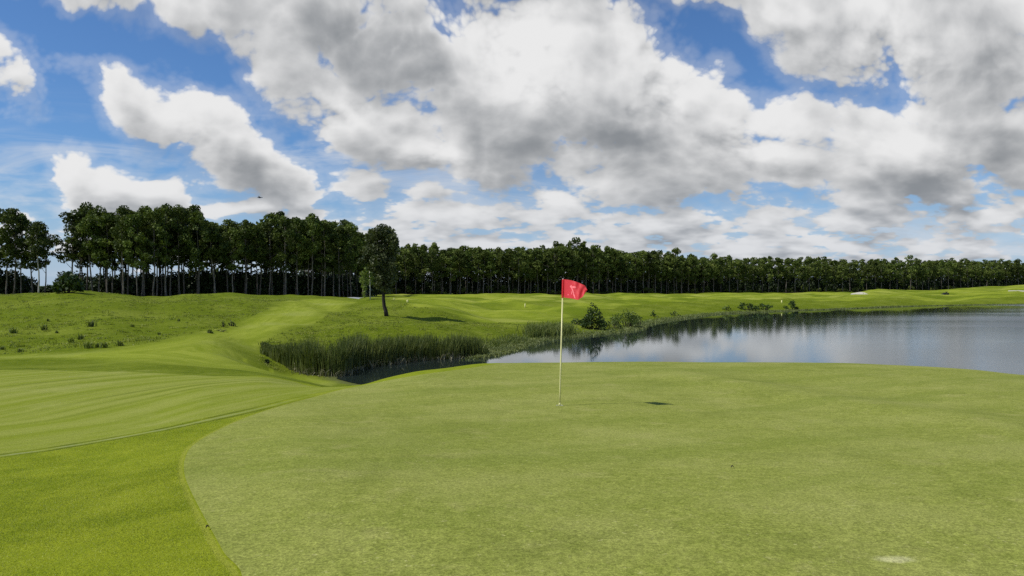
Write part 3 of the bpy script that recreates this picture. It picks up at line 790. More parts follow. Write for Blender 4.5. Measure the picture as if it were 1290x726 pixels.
def leaf_cloud(rng, blobs, density, leaf, aspect=.6, up=0.0):
    pts = []
    for cx, cy, cz, rx, ry, rz in blobs:
        n = max(8, int(density * (rx * ry * rz) ** (2 / 3)))
        d = rng.normal(size=(n, 3)); d /= np.linalg.norm(d, axis=1)[:, None]
        rr = rng.uniform(.15, 1, n) ** .5
        pts.append(np.array([cx, cy, cz]) + d * rr[:, None] * np.array([rx, ry, rz]))
    pts = np.concatenate(pts)
    return leaf_quads(pts, np.full(len(pts), leaf), rng, aspect, up)

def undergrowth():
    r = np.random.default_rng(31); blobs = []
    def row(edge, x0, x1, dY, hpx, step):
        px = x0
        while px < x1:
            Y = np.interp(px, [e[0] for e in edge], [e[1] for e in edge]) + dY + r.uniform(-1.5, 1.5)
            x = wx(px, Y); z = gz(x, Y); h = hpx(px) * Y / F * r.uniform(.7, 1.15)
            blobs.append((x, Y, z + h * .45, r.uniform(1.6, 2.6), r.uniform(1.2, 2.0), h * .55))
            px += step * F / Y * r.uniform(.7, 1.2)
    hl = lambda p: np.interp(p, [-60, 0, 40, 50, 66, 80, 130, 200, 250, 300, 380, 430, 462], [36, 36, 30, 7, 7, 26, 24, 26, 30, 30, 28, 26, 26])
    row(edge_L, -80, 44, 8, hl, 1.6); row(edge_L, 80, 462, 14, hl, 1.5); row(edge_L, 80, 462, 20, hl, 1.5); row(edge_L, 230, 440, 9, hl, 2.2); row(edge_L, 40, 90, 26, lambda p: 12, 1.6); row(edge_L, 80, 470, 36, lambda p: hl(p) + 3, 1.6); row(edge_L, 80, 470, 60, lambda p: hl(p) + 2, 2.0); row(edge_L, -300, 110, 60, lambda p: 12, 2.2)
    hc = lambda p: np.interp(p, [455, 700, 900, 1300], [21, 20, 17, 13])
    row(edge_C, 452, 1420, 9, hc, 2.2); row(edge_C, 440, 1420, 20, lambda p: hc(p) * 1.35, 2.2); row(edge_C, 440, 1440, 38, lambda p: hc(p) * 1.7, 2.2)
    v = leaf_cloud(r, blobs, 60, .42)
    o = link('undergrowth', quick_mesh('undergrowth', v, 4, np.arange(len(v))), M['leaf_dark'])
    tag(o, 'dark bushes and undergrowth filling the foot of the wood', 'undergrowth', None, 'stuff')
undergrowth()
def edge_scrub():
    r = np.random.default_rng(33); bl = []
    px = 452.0
    while px < 1420:
        Y = np.interp(px, [e[0] for e in edge_C], [e[1] for e in edge_C]) + r.uniform(-1.0, 4.0)
        x = wx(px, Y); z = gz(x, Y); h = r.uniform(1.2, 5.5) * r.uniform(.5, 1.0)
        for _ in range(3):
            bl.append((x + r.normal(0, .9), Y + r.normal(0, .6), z + h * r.uniform(.3, .75), r.uniform(.7, 1.5), r.uniform(.7, 1.3), h * r.uniform(.22, .4)))
        px += r.uniform(.4, 2.2) * 2.6 * F / Y
    v = leaf_cloud(r, bl, 46, .34)
    o = link('edge_scrub', quick_mesh('edge_scrub', v, 4, np.arange(len(v))), M['leaf_far'])
    tag(o, 'green scrub and saplings along the front edge of the far wood', 'scrub', None, 'stuff')
edge_scrub()

# ------------------------------------------------------------------ lone tree, young tree, bushes
def lone_tree():
    r = np.random.default_rng(5)
    b = at(487, 398.5)
    o = empty('lone_tree', b); tag(o, 'lone leafy tree with a dark leaning trunk on the bank behind the reeds', 'tree')
    Y = b[1]; U = Y / F                       # metres per photograph pixel at the tree
    def P(px, py, dy=0.0): return np.array([(px - 487) * U, dy, (398.5 - py) * U])
    mb = MB()
    path = [P(487, 400), P(486, 392), P(484, 386), P(483, 376), P(483.5, 362), P(482, 345), P(480, 325), P(479, 305)]
    mb.tube(path, [.26, .22, .20, .18, .16, .13, .10, .05], 9)
    clumps = []
    for px, py, rp in ((472, 295, 10), (480, 291, 11), (490, 294, 10), (467, 304, 10), (478, 303, 12), (489, 305, 12), (496, 300, 8), (462, 314, 8), (470, 315, 11), (482, 316, 12), (493, 315, 10), (499, 309, 6),
                       (461, 326, 8), (470, 327, 10), (480, 329, 10), (491, 327, 9), (466, 337, 6), (476, 341, 9), (488, 339, 9), (495, 336, 6), (480, 350, 8), (490, 350, 8), (476, 352, 6), (484, 359, 7), (478, 361, 5), (494, 356, 5), (484, 287, 6), (500, 303, 4), (459, 319, 4), (457, 330, 5), (488, 366, 5), (497, 345, 6)):
        for _ in range(2):
            dy = r.uniform(-1, 1) * 16 * U * (1 - abs(py - 320) / 90)
            c = P(px + r.normal(0, 2), py + r.normal(0, 2), dy); clumps.append((c, rp * U * r.uniform(.74, 1.10)))
    for c, s in clumps[::3]:
        zs = max(c[2] - 1.3, 2.6); st = np.array([np.interp(zs, [p[2] for p in path], [p[0] for p in path]), 0, zs])
        mb.tube([st, st * .5 + c * .5 - np.array([0, 0, .15]), c], [.06, .045, .02], 5, False)
    link('trunk', mb.mesh('lone_trunk'), M['bark_dark'], o, True)
    pts = []
    for c, s in clumps:
        n = int(380 * s * s) + 20
        d = r.normal(size=(n, 3)); d /= np.linalg.norm(d, axis=1)[:, None]
        pts.append(c + d * (r.uniform(.2, 1, n) ** .5)[:, None] * s * np.array([1, 1, .8]))
    pts = np.concatenate(pts)
    v = leaf_quads(pts, np.full(len(pts), .14), r, .55)
    link('crown', quick_mesh('lone_crown', v, 4, np.arange(len(v))), M['leaf_lone'], o)
lone_tree()

def young_tree():
    r = np.random.default_rng(6); b = at(466.3, 377.5)
    Y = b[1]; U = Y / F
    o = empty('young_tree', b); tag(o, 'young light green tree with a thin white trunk left of the lone tree', 'tree')
    P = lambda px, py, dy=0.0: np.array([(px - 466.3) * U, dy, (377.5 - py) * U])
    mb = MB(); mb.tube([P(466.3, 379), P(466.2, 365), P(466, 352), P(465.5, 342)], [.10, .09, .07, .04], 7)
    link('trunk', mb.mesh('young_trunk'), M['bark_pale'], o, True)
    bl = []
    for px, py, rp in ((466, 338, 4), (465, 345, 5), (461, 349, 4.5), (458, 355, 4), (463, 356, 4.5), (468, 351, 4), (470, 357, 3), (461, 363, 4), (459, 369, 3), (461, 373, 2.5), (459, 345, 4), (456, 351, 4), (463, 340, 3.5), (457, 361, 3.5)):
        c = P(px, py, r.uniform(-1.4, .6)); bl.append((*c, rp * U, rp * U * .8, rp * U * .9))
    v = leaf_cloud(r, bl, 330, .15)
    link('crown', quick_mesh('young_crown', v, 4, np.arange(len(v))), M['leaf_light'], o)
young_tree()

def bush(name, px, py, wpx, hpx, label, mat, seed, group=None, leaf=.11, cat='bush', dens=260, top=None, ymax=700.0, nb=None):
    """a bush whose foot is seen at (px, py); wpx, hpx are its spread and height in photograph pixels"""
    r = np.random.default_rng(seed); b = at(px, py, ymax)
    U = b[1] / F; W, Hh = wpx * U, hpx * U
    o = empty(name, b); tag(o, label, cat, group)
    bl = []; mb = MB(); nb = nb or max(12, int(wpx * .9))
    for _ in range(nb):
        a = r.uniform(-.5, .5); hh = Hh * (1 - (2 * abs(a)) ** 1.7 * .65) * r.uniform(.35, .95)
        s = max(r.uniform(.10, .2) * max(min(W, Hh * 1.4), .2), .10)
        c = (a * W, r.uniform(-.35, .35) * W * .8, max(hh - s * .6, s * .3))
        bl.append((*c, s * 1.15, s * 1.1, s))
        mb.tube([(c[0] * .3, c[1] * .3, -.1), (c[0] * .7, c[1] * .7, c[2] * .5), c], [.03, .022, .01], 4, False)
    if top:
        for tx, ty, rp in top: bl.append(((tx - px) * U, r.uniform(-.2, .2) * W, (py - ty) * U, rp * U, rp * U, rp * U * 1.1))
    v = leaf_cloud(r, bl, dens, leaf)
    link('stems', mb.mesh(name + '_stems'), M['bark_dark'], o)
    link('foliage', quick_mesh(name + '_foliage', v, 4, np.arange(len(v))), mat, o)
    return o
bush('shore_bush', 748, 415, 26, 30, 'dark conical bush at the water\'s edge just right of the flagstick', M['leaf_bush'], 41, leaf=.12, top=[(746, 384, 3), (751, 387, 3), (743, 391, 4), (753, 394, 5), (747, 398, 6), (740, 401, 5), (757, 403, 5), (752, 408, 8), (741, 409, 8), (760, 411, 4), (733, 408, 5)])
bush('shore_bush', 789, 412, 36, 26, 'pale green loose scrub bush on the shore right of the dark conical one', M['leaf_scrub'], 42, leaf=.10, dens=150)
bush('shore_bush', 806, 411, 14, 14, 'small pale scrub bush touching the right side of the loose scrub bush', M['leaf_scrub'], 61, leaf=.10, dens=150)
bush('shore_bush', 772, 413.5, 20, 13, 'low green scrub in the gap between the dark conical bush and the loose scrub bush', M['leaf_scrub'], 62, leaf=.10, dens=170)
bush('shore_bush', 850, 398, 16, 6, 'low flat green bush on the shore right of the tiny dark bush', M['leaf_scrub'], 63, leaf=.12, dens=150)
bush('shore_bush', 824, 399, 10, 8, 'tiny dark bush on the shore right of the loose scrub bush', M['leaf_bush'], 43, leaf=.10)
bush('shore_bush', 727, 409, 24, 9, 'low dark bush on the bank between the flagstick and the conical bush', M['leaf_bush'], 47, leaf=.10)
bush('shore_bush', 940, 390.5, 20, 11, 'left of two dark wide bushes standing side by side on the far shore', M['leaf_bush'], 44, leaf=.17, dens=150)
bush('shore_bush', 962, 390.8, 24, 9.5, 'right of two dark wide bushes standing side by side on the far shore', M['leaf_bush'], 45, leaf=.17, dens=150)
bush('shore_bush', 998, 390, 17, 12, 'upright dark bush alone on the far shore, right of the two wide ones', M['leaf_bush'], 46, leaf=.17, dens=130)
bush('shore_bush', 916, 391, 12, 7, 'small green bush on the far shore, left of the two wide ones', M['leaf_scrub'], 48, leaf=.15, dens=130)
bush('bush', 264.5, 420, 8, 6.5, 'small dark double bush at the fairway edge, lowest of three', M['weed'], 51, leaf=.06, dens=320)
bush('bush', 281.5, 412, 6, 7.5, 'small dark bush at the fairway edge, middle of three', M['weed'], 52, leaf=.06, dens=320)
bush('bush', 291.5, 411, 8, 9, 'small dark bush at the fairway edge, topmost and largest of three', M['weed'], 53, leaf=.06, dens=320)
bush('yellow_weed', 277, 417.5, 16, 4, 'patch of pale yellow weeds between the three small dark bushes', M['yellow'], 54, leaf=.05, dens=200, cat='plant')
bush('bush', 337, 458.5, 9, 6, 'small black-green bush at the left foot of the reeds', M['leaf_dark'], 55, leaf=.06, dens=300)
# bushes in the sky gap of the left wood
bush('gap_bush', 86, 369.5, 30, 30, 'big olive bush filling the right side of the bright sky gap', M['leaf_bush'], 57, leaf=.28, dens=60, nb=40)
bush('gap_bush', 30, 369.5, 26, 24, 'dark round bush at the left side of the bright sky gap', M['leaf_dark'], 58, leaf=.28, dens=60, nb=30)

def weed_tuft_mesh(seed, n=46, h=.75, spread=.28):
    r = np.random.default_rng(seed); V = []
    for _ in range(n):
        a = r.uniform(0, 6.28); l = h * r.uniform(.5, 1.1); w = r.uniform(.015, .035); k = r.uniform(.1, .6)
        b = np.array([r.normal(0, spread * .4), r.normal(0, spread * .4), -.05]); d = np.array([math.cos(a), math.sin(a), 0]); s = np.array([-d[1], d[0], 0])
        m_ = b + d * l * k * .35 + np.array([0, 0, l * .6]); t_ = b + d * l * k + np.array([0, 0, l * (1 - k * .35)])
        V += [b - s * w, b + s * w, m_ + s * w * .9, m_ - s * w * .9, m_ - s * w * .9, m_ + s * w * .9, t_ + s * w * .2, t_ - s * w * .2]
    V = np.array(V)
    return quick_mesh('weed_tuft', V, 4, np.arange(len(V)))
WT = [weed_tuft_mesh(60 + i) for i in range(4)]
for me in WT: me.materials.append(M['weed'])
for i, (px, py, s) in enumerate(((3, 441, .7), (16, 420, 1.2), (26, 444, .7), (56, 416, 1.2), (60, 405, .7), (71, 420, .6), (90, 432, .9), (102, 428, 1.0), (111, 439, 1.1), (115, 411.5, 1.25), (122, 438, .7), (131, 438.5, 1.0), (151, 436, .9), (167, 412, .7), (200, 422, .6), (225, 405, .7))):
    b = at(px, py)
    o = link('weed_tuft', WT[i % 4]); o.location = b; o.scale = (s * .8, s * .8, s * .62); o.rotation_euler = (0, 0, i * 1.3)
    tag(o, 'small dark weed tuft poking out of the rough grass slope at left', 'weed', 'weed tufts dotting the rough slope')

# ------------------------------------------------------------------ blades: reeds, rough, shore plants, collar grass
def blades(base, h, w, lean, rng, seg=2):
    """bent tapering blades, two quads each; base (n,3)"""
    n = len(base)
    a = rng.uniform(0, 2 * math.pi, n)
    d = np.stack([np.cos(a), np.sin(a), np.zeros(n)], -1)
    b = rng.uniform(0, 2 * math.pi, n); s = np.stack([np.cos(b), np.sin(b), np.zeros(n)], -1)
    up = np.array([0, 0, 1.0])
    h, w, lean = (np.broadcast_to(q, n)[:, None] for q in (h, w, lean))
    m1 = base + d * h * lean * .3 + up * h * .55
    t = base + d * h * lean + up * h * (1 - .35 * lean)
    if seg == 1:
        v = np.stack([base - s * w, base + s * w, t], 1)
        return v.reshape(-1, 3)
    v = np.stack([base - s * w, base + s * w, m1 + s * w * .85, m1 - s * w * .85, m1 - s * w * .85, m1 + s * w * .85, t + s * w * .12, t - s * w * .12], 1)
    return v.reshape(-1, 3)

def reeds():
    r = np.random.default_rng(71)
    front = smooth_curve(np.array([(wx(p, Y), Y) for p, Y in ((331, 53), (345, 51.5), (365, 49), (385, 47.2), (405, 46.6), (424, 46.6), (440, 49.2), (455, 51.6), (480, 53), (520, 56), (560, 57.5), (590, 58.8), (612, 59.8))]), 8)
    seg = np.linalg.norm(np.diff(front, axis=0), axis=1); L = np.concatenate([[0], np.cumsum(seg)])
    n = 19000
    s = r.uniform(0, L[-1], n)
    # thick and thin places along the bed
    keep = r.uniform(0, 1, n) < .40 + .6 * (np.sin(s * 1.9) * .5 + .5) * (np.sin(s * .73 + 1) * .4 + .6)
    s = s[keep]; n = len(s)
    x = np.interp(s, L, front[:, 0]); y = np.interp(s, L, front[:, 1])
    dep = r.uniform(0, 1, n) ** 1.15 * 4.2
    dirx, diry = x, y; q = np.hypot(dirx, diry)
    x = x + dirx / q * dep + r.normal(0, .12, n); y = y + diry / q * dep
    z = H(x, y); px = px_of(x, y)
    tp = np.interp(px, [328, 345, 380, 405, 414, 424, 432, 455, 480, 500, 530, 560, 590, 604, 614], [438, 431, 426, 422, 427, 432, 421, 416, 422, 418, 416.5, 418, 418, 421, 434])
    zt = EYE - (tp - CY) * y / F
    h = (zt - z) * (r.uniform(.55, 1.06, n)) * (.97 + .06 * np.sin(s * 2.7) + .06 * np.sin(s * 6.1 + dep))
    h = np.clip(h, .4, 2.6)
    v = blades(np.stack([x, y, z - .1], -1), h, r.uniform(.018, .038, n), r.uniform(.03, .30, n), r)
    o = link('reeds', quick_mesh('reeds', v, 4, np.arange(len(v))), M['reed'])
    tag(o, 'bed of tall dark green reeds along the left arm of the pond', 'reeds', None, 'stuff')
    # bent, dead stalks at the waterline
    n = 750; s = r.uniform(L[-1] * .22, L[-1] * .93, n)
    x = np.interp(s, L, front[:, 0]) + r.normal(0, .25, n); y = np.interp(s, L, front[:, 1]) - r.uniform(-.5, .5, n)
    z = np.maximum(H(x, y), WATER - .05)
    v = blades(np.stack([x, y, z], -1), r.uniform(.25, 1.0, n) * (.5 + .5 * np.sin(s * 1.3) ** 2), r.uniform(.012, .026, n), r.uniform(.4, 1.5, n), r)
    o = link('dead_reeds', quick_mesh('dead_reeds', v, 4, np.arange(len(v))), M['reed_dead'])
    tag(o, 'pale broken dead reed stalks along the foot of the reed bed', 'dead reeds', None, 'stuff')
reeds()

def shore_plants():
    r = np.random.default_rng(73); V = []
    line = smooth_curve(np.array([(wx(p, Y), Y) for p, Y in ((612, 60), (625, 61.5), (645, 65), (662, 68.5), (680, 74), (700, 79.5), (725, 82), (755, 86.5), (780, 90), (798, 94), (808, 98), (812, 104), (822, 111), (845, 121), (875, 134), (905, 148), (940, 157), (975, 163), (1010, 171), (1055, 179), (1153, 206), (1290, 229))]), 6)
    seg = np.linalg.norm(np.diff(line, axis=0), axis=1); L = np.concatenate([[0], np.cumsum(seg)])
    n = 26000; s = L[-1] * r.uniform(0, 1, n) ** 2.6
    x = np.interp(s, L, line[:, 0]); y = np.interp(s, L, line[:, 1])
    back = r.normal(.5, 1.3, n)
    nx, ny = -y / np.hypot(x, y) * 0 + .0, 1.0
    back = back * np.clip(1.25 - s / L[-1] * 1.6, .12, 1); x = x - np.abs(back) * .4 + r.normal(0, .3, n); y = y + back
    z = np.maximum(H(x, y), WATER - .02)
    v = blades(np.stack([x, y, z - .03], -1), r.uniform(.12, .42, n), r.uniform(.02, .05, n), r.uniform(.3, 1.3, n), r)
    o = link('shore_plants', quick_mesh('shore_plants', v, 4, np.arange(len(v))), M['shore'])
    tag(o, 'low pale green waterside plants along the pond margin', 'plants', None, 'stuff')
    # taller sedge behind them, right of the reeds and left of the flagstick
    def sedge(pts, n, hh, mat, label, sd):
        rr = np.random.default_rng(sd)
        b = [at(*p) for p in pts]; b = np.array(b)
        k = rr.uniform(0, len(b) - 1, n); i = k.astype(int); f = (k - i)[:, None]
        c = b[i] * (1 - f) + b[i + 1] * f
        c[:, 0] += rr.normal(0, .5, n); c[:, 1] += rr.normal(0, .9, n); c[:, 2] = H(c[:, 0], c[:, 1])
        v = blades(c, hh * rr.uniform(.5, 1.1, n), rr.uniform(.015, .035, n), rr.uniform(.1, .7, n), rr)
        o = link('sedge_clump', quick_mesh('sedge_clump', v, 4, np.arange(len(v))), mat)
        tag(o, label, 'sedge')
    sedge([(668, 424), (678, 424), (690, 423), (704, 421), (716, 420)], 2600, 1.5, M['reed'], 'dark clump of tall sedge on the pond bank behind the flagstick', 81)
    sedge([(620, 436), (632, 434), (645, 431), (658, 428)], 900, .55, M['reed'], 'low strip of dark sedge on the bank just right of the reed bed', 82)
shore_plants()

def rough_grass():
    r = np.random.default_rng(75)
    n = 42000
    Y = r.uniform(44, 128, n); px = r.uniform(-190, 420, n)
    x = wx(px, Y)
    n2 = 20000
    Y2 = r.uniform(58, 110, n2); px2 = r.uniform(320, 660, n2)
    x = np.concatenate([x, wx(px2, Y2)]); Y = np.concatenate([Y, Y2])
    # tussocks
    nt_ = 1500; yt = r.uniform(46, 120, nt_); pt_ = r.uniform(-190, 400, nt_); xt = wx(pt_, yt)
    y3 = r.uniform(60, 105, 500); xt = np.concatenate([xt, wx(r.uniform(330, 640, 500), y3)]); yt = np.concatenate([yt, y3])
    tz = r.uniform(.6, 1.5, len(xt)); kk = np.repeat(np.arange(len(xt)), 16)
    x = np.concatenate([x, xt[kk] + r.normal(0, .16, len(kk)) * tz[kk]]); Y = np.concatenate([Y, yt[kk] + r.normal(0, .16, len(kk)) * tz[kk]])
    tall = np.concatenate([np.zeros(len(x) - len(kk)), tz[kk]])
    ok = (poly_dist(F_B, x, Y) < -.4) & (poly_dist(F_A, x, Y) < -.5) & (poly_dist(F_C, x, Y) < -1.0) & (poly_dist(POND, x, Y) < -1.0)
    pat = np.sin(x * .21 + 1) * np.sin(Y * .17 + .5) + .6 * np.sin(x * .57 - Y * .33) + r.normal(0, .5, len(x))
    ok &= (pat > -.3) | (tall > 0)
    x, Y, pat, tall = x[ok], Y[ok], pat[ok], tall[ok]; n = len(x)
    z = H(x, Y)
    h = r.uniform(.04, .10, n) + .09 * np.clip(pat, 0, 1.5) * r.uniform(0, 1, n) + .13 * tall * r.uniform(.3, 1, n)
    v = blades(np.stack([x, Y, z - .02], -1), h, r.uniform(.012, .035, n), r.uniform(.3, 1.2, n), r)
    o = link('rough_grass', quick_mesh('rough_grass', v, 4, np.arange(len(v))), M['tuft'])
    tag(o, 'unmown rough grass on the slopes at left and behind the reeds', 'grass', None, 'stuff')
rough_grass()

def collar_grass():
    r = np.random.default_rng(77); n = 1300000
    rr = np.sqrt(r.uniform(2.9 ** 2, 15 ** 2, n)); a = r.uniform(R(-48), R(-8), n)
    x, y = rr * np.sin(a), rr * np.cos(a)
    keep = r.uniform(0, 1, n) < np.clip((6.5 / rr) ** 1.6, 0, 1)
    x, y = x[keep], y[keep]
    gxs, gys = np.arange(-13, .2, .04), np.arange(1.5, 15.3, .04)
    GX, GY = np.meshgrid(gxs, gys, indexing='ij')
    fi = np.clip((x - gxs[0]) / .04, 0, len(gxs) - 1.01); fj = np.clip((y - gys[0]) / .04, 0, len(gys) - 1.01)
    i0, j0 = fi.astype(int), fj.astype(int); fi -= i0; fj -= j0
    def sample(T): return T[i0, j0] * (1 - fi) * (1 - fj) + T[i0 + 1, j0] * fi * (1 - fj) + T[i0, j0 + 1] * (1 - fi) * fj + T[i0 + 1, j0 + 1] * fi * fj
    sg, sa, sl = sample(poly_dist(GREEN, GX, GY)), sample(poly_dist(F_A, GX, GY)), sample(poly_dist(LINE, GX, GY, False))
    ok = (sg < -.008) & (sa < -.02) & (sl > .16)
    x, y, sg = x[ok], y[ok], sg[ok]; n = len(x)
    patch = .5 + .5 * np.sin(x * 1.7 + y * .6) * np.sin(y * 1.3 - x * .4 + 1)
    h = r.uniform(.007, .013, n) + .009 * patch * r.uniform(0, 1, n) + .003
    h *= np.clip((-sg) / .05, .5, 1)
    v = blades(np.stack([x, y, H(x, y) - .003], -1), h, r.uniform(.0013, .0028, n), r.uniform(.2, 1.3, n), r, 1)
    o = link('collar_grass', quick_mesh('collar_grass', v, 3, np.arange(len(v))), M['blade'])
    tag(o, 'short bright green collar grass left of the putting green', 'grass', None, 'stuff')
collar_grass()

# ------------------------------------------------------------------ flagstick, cup, markers
def flagstick():
    b = at(705, 511.5); Y = b[1]; U = Y / F
    o = empty('flagstick', b); tag(o, 'tall pale yellow golf flagstick with a red flag standing in the putting green', 'flagstick')
    hgt = (511.5 - 352.0) * U; lean = (709.3 - 705) * U
    T = lambda z: (lean * z / hgt, 0, z)
    m_y = plain('stick_yellow', (.62, .60, .26), .35, .5, .08, 12)
    m_w = plain('stick_white', (.72, .66, .62), .35, .5, .08, 12)
    m_red = bpy.data.materials.new('flag_red'); t = NT(nodes_of(m_red))
    tc = t.new('ShaderNodeTexCoord').outputs['Object']
    wv = t.noise(tc, 420, 2)
    c = t.mix(t.ss(wv, .3, .7), C3(.92, .045, .065), C3(.96, .075, .10))
    bs = t.bsdf(c, .55, .35, t.bump(t.noise(tc, 30, 3), .25, .01)); tr = t.new('ShaderNodeBsdfTranslucent'); t.put(tr.inputs[0], C3(.97, .09, .11))
    mx = t.new('ShaderNodeMixShader'); mx.inputs[0].default_value = .45; t.L.new(bs, mx.inputs[1]); t.L.new(tr.outputs[0], mx.inputs[2]); t.out(mx.outputs[0])
    m_em = plain('flag_print', (.93, .20, .22), .6, .3, .25, 40)
    flag_h = (375.5 - 352) * U
    lo = MB(); lo.tube([T(-.1), T(.3), T(hgt - flag_h)], [.0135, .0135, .0125], 12); link('lower_pole', lo.mesh('lower_pole'), m_y, o, True)
    hi = MB(); hi.tube([T(hgt - flag_h + .0005), T(hgt)], [.0115, .0105], 12); hi.tube([T(hgt), T(hgt + .012)], [.013, .008], 12); link('upper_pole', hi.mesh('upper_pole'), m_w, o, True)
    fe = MB(); fe.tube([T(.0), T(.05)], [.019, .016], 12); link('ferrule', fe.mesh('ferrule'), m_y, o, True)
    # flag: cloth flying to the right and drooping, its outline read from the photograph
    nu, nv = 44, 30
    up_e = [(0, 352.2), (2, 352.2), (9, 353.4), (17, 356), (25, 360), (27.6, 365)]
    lo_e = [(0, 374.8), (3, 375.4), (9, 376), (16, 377.6), (22, 373.8), (25, 369.5), (27.6, 366)]
    sleeve = -.020
    def pt(u, v):
        xp = 27.6 * u
        yu = np.interp(xp, [e[0] for e in up_e], [e[1] for e in up_e]); yl = np.interp(xp, [e[0] for e in lo_e], [e[1] for e in lo_e])
        yy = yu + (yl - yu) * v
        z = hgt - (yy - 352.0) * U
        dy = -.26 * u - .13 * math.sin(math.pi * min(u, 1)) * (.25 + .95 * v) + .022 * u ** .6 * math.sin(11 * u - 2.4 * v + .4) + .012 * u * math.sin(21 * u + 6 * v)
        return np.array([lean + xp * U + .012, dy, z])
    g = np.array([[pt(i / nu, j / nv) for j in range(nv + 1)] for i in range(nu + 1)])
    th = .0008
    def skin(off): 
        du = np.gradient(g, axis=0); dv = np.gradient(g, axis=1); nn = np.cross(du, dv); nn /= np.linalg.norm(nn, axis=2)[..., None] + 1e-9
        return g + nn * off
    def quadsI(n0, keep=None):
        return [(n0 + i * (nv + 1) + j, n0 + i * (nv + 1) + j + 1, n0 + (i + 1) * (nv + 1) + j + 1, n0 + (i + 1) * (nv + 1) + j) for i in range(nu) for j in range(nv) if keep is None or keep(i, j)]
    fb = MB(); fb.add(skin(0), quadsI(0))
    fl = link('flag', fb.mesh('flag'), m_red, o, True)
    sl = MB(); sl.tube([T(hgt - flag_h + .002), T(hgt - .004)], [.017, .017], 12, False); link('sleeve', sl.mesh('sleeve'), m_red, fl, True)
    # faint pale print on both faces: a little figure with an arc, two short lines of marks
    def inside(u, v):
        a = abs((v - .36) - .0) < .035 and .26 < u < .44                # arm
        b_ = abs(u - (.345 + .22 * (v - .45))) < .028 and .27 < v < .95     # slanting body
        c_ = (u - .47) ** 2 / .0016 + (v - .33) ** 2 / .0022 < 1                # head
        d_ = abs(u - (.32 - .0 * v)) < .014 and .6 < v < .78
        e_ = abs(math.hypot(u - .40, (v - .48) * .8) - .13) < .016 and v < .36
        f_ = abs(v - .82) < .03 and (.16 < u < .20)
        return a or b_ or c_ or d_ or e_ or f_
    for sgn in (1, -1):
        eb = MB(); fine_u, fine_v = 130, 90
        for i in range(fine_u):
            for j in range(fine_v):
                u0, v0 = (i + .5) / fine_u, (j + .5) / fine_v
                if inside(u0, v0):
                    q = [pt(i / fine_u, j / fine_v), pt((i + 1) / fine_u, j / fine_v), pt((i + 1) / fine_u, (j + 1) / fine_v), pt(i / fine_u, (j + 1) / fine_v)]
                    eb.add(np.array(q) + np.array([0, sgn * .003, 0]), [(0, 1, 2, 3)])
        link('emblem', eb.mesh('emblem'), m_em, fl)
    # the hole's liner
    cup = MB(); n = 28; vs = []
    for k in range(n):
        w = 2 * math.pi * k / n
        for rr, zz in ((.056, .009), (.054, -.1)): vs.append((rr * math.cos(w), rr * math.sin(w), zz))
        vs.append((.062, 0, 0) if False else (.061 * math.cos(w), .061 * math.sin(w), .0085))
    fs = []
    for k in range(n):
        a, c2 = k * 3, ((k + 1) % n) * 3
        fs += [(a, c2, c2 + 1, a + 1), (a + 2, c2 + 2, c2, a)]
    cup.add(vs, fs)
    co = link('hole_cup', cup.mesh('hole_cup'), plain('cup_white', (.78, .78, .72), .4, .5, .05), None, True); co.location = (b[0], b[1], b[2])
    tag(co, 'white liner ring of the golf hole at the foot of the flagstick', 'golf hole')
flagstick()

m_stake = plain('marker_yellow', (.80, .76, .32), .45, .4, .08, 10)
def stake(px, py, hpx, wpx, label):
    b = at(px, py); U = b[1] / F; h, r0 = hpx * U, wpx * U * .5
    o = empty('marker_stake', b); tag(o, label, 'marker stake')
    mb = MB(); mb.tube([(0, 0, -.15), (0, 0, h * .55), (0, 0, h * .86)], [r0, r0, r0 * .82], 10); link('post', mb.mesh('stake_post'), m_stake, o, True)
    cp = MB(); cp.tube([(0, 0, h * .8601), (0, 0, h * .96), (0, 0, h)], [r0 * .95, r0 * .8, r0 * .25], 10); link('cap', cp.mesh('stake_cap'), m_stake, o, True)
stake(661.5, 388, 5.5, 1.5, 'pale yellow marker stake on the fairway left of the flagstick')
stake(513.3, 381, 3.2, 2.2, 'short pale yellow marker on the grass right of the lone tree, farther from its trunk')
stake(496.5, 378, 2.6, 1.2, 'thin pale marker on the grass close beside the lone tree trunk')
stake(984.8, 382, 3.6, 1.7, 'pale yellow marker stake above the far shore, left of the upright dark bush')

# ------------------------------------------------------------------ path, bunker sand, mower, bird, litter
m_path = plain('cart_path_concrete', (.34, .35, .36), .85, .2, .12, 1.5)
def strip(name, pts, width, mat, dz=.02, kind='structure'):
    c = smooth_curve(np.array(pts, float), 8)
    t = np.gradient(c, axis=0); t /= np.linalg.norm(t, axis=1)[:, None]; nrm = np.stack([-t[:, 1], t[:, 0]], -1)
    m_ = 5; V = []; 
    for i in range(len(c)):
        for k in range(m_):
            q = c[i] + nrm[i] * width * (k / (m_ - 1) - .5); V.append((*q, gz(*q) + dz))
    fs = [(i * m_ + k, i * m_ + k + 1, (i + 1) * m_ + k + 1, (i + 1) * m_ + k) for i in range(len(c) - 1) for k in range(m_ - 1)]
    me = bpy.data.meshes.new(name); me.from_pydata(V, [], fs); me.update()
    o = link(name, me, mat, smooth=True); o['kind'] = kind
    return o
pa = [at(436, 376.8)[:2], at(444, 376.2)[:2]]
Yp = 158.0
strip('path', [(wx(433, Yp - 2), Yp - 2), (wx(440, Yp), Yp), (wx(447, Yp + 14), Yp + 14), (wx(455, Yp + 34), Yp + 34), (wx(470, Yp + 60), Yp + 60)], 3.2, m_path)

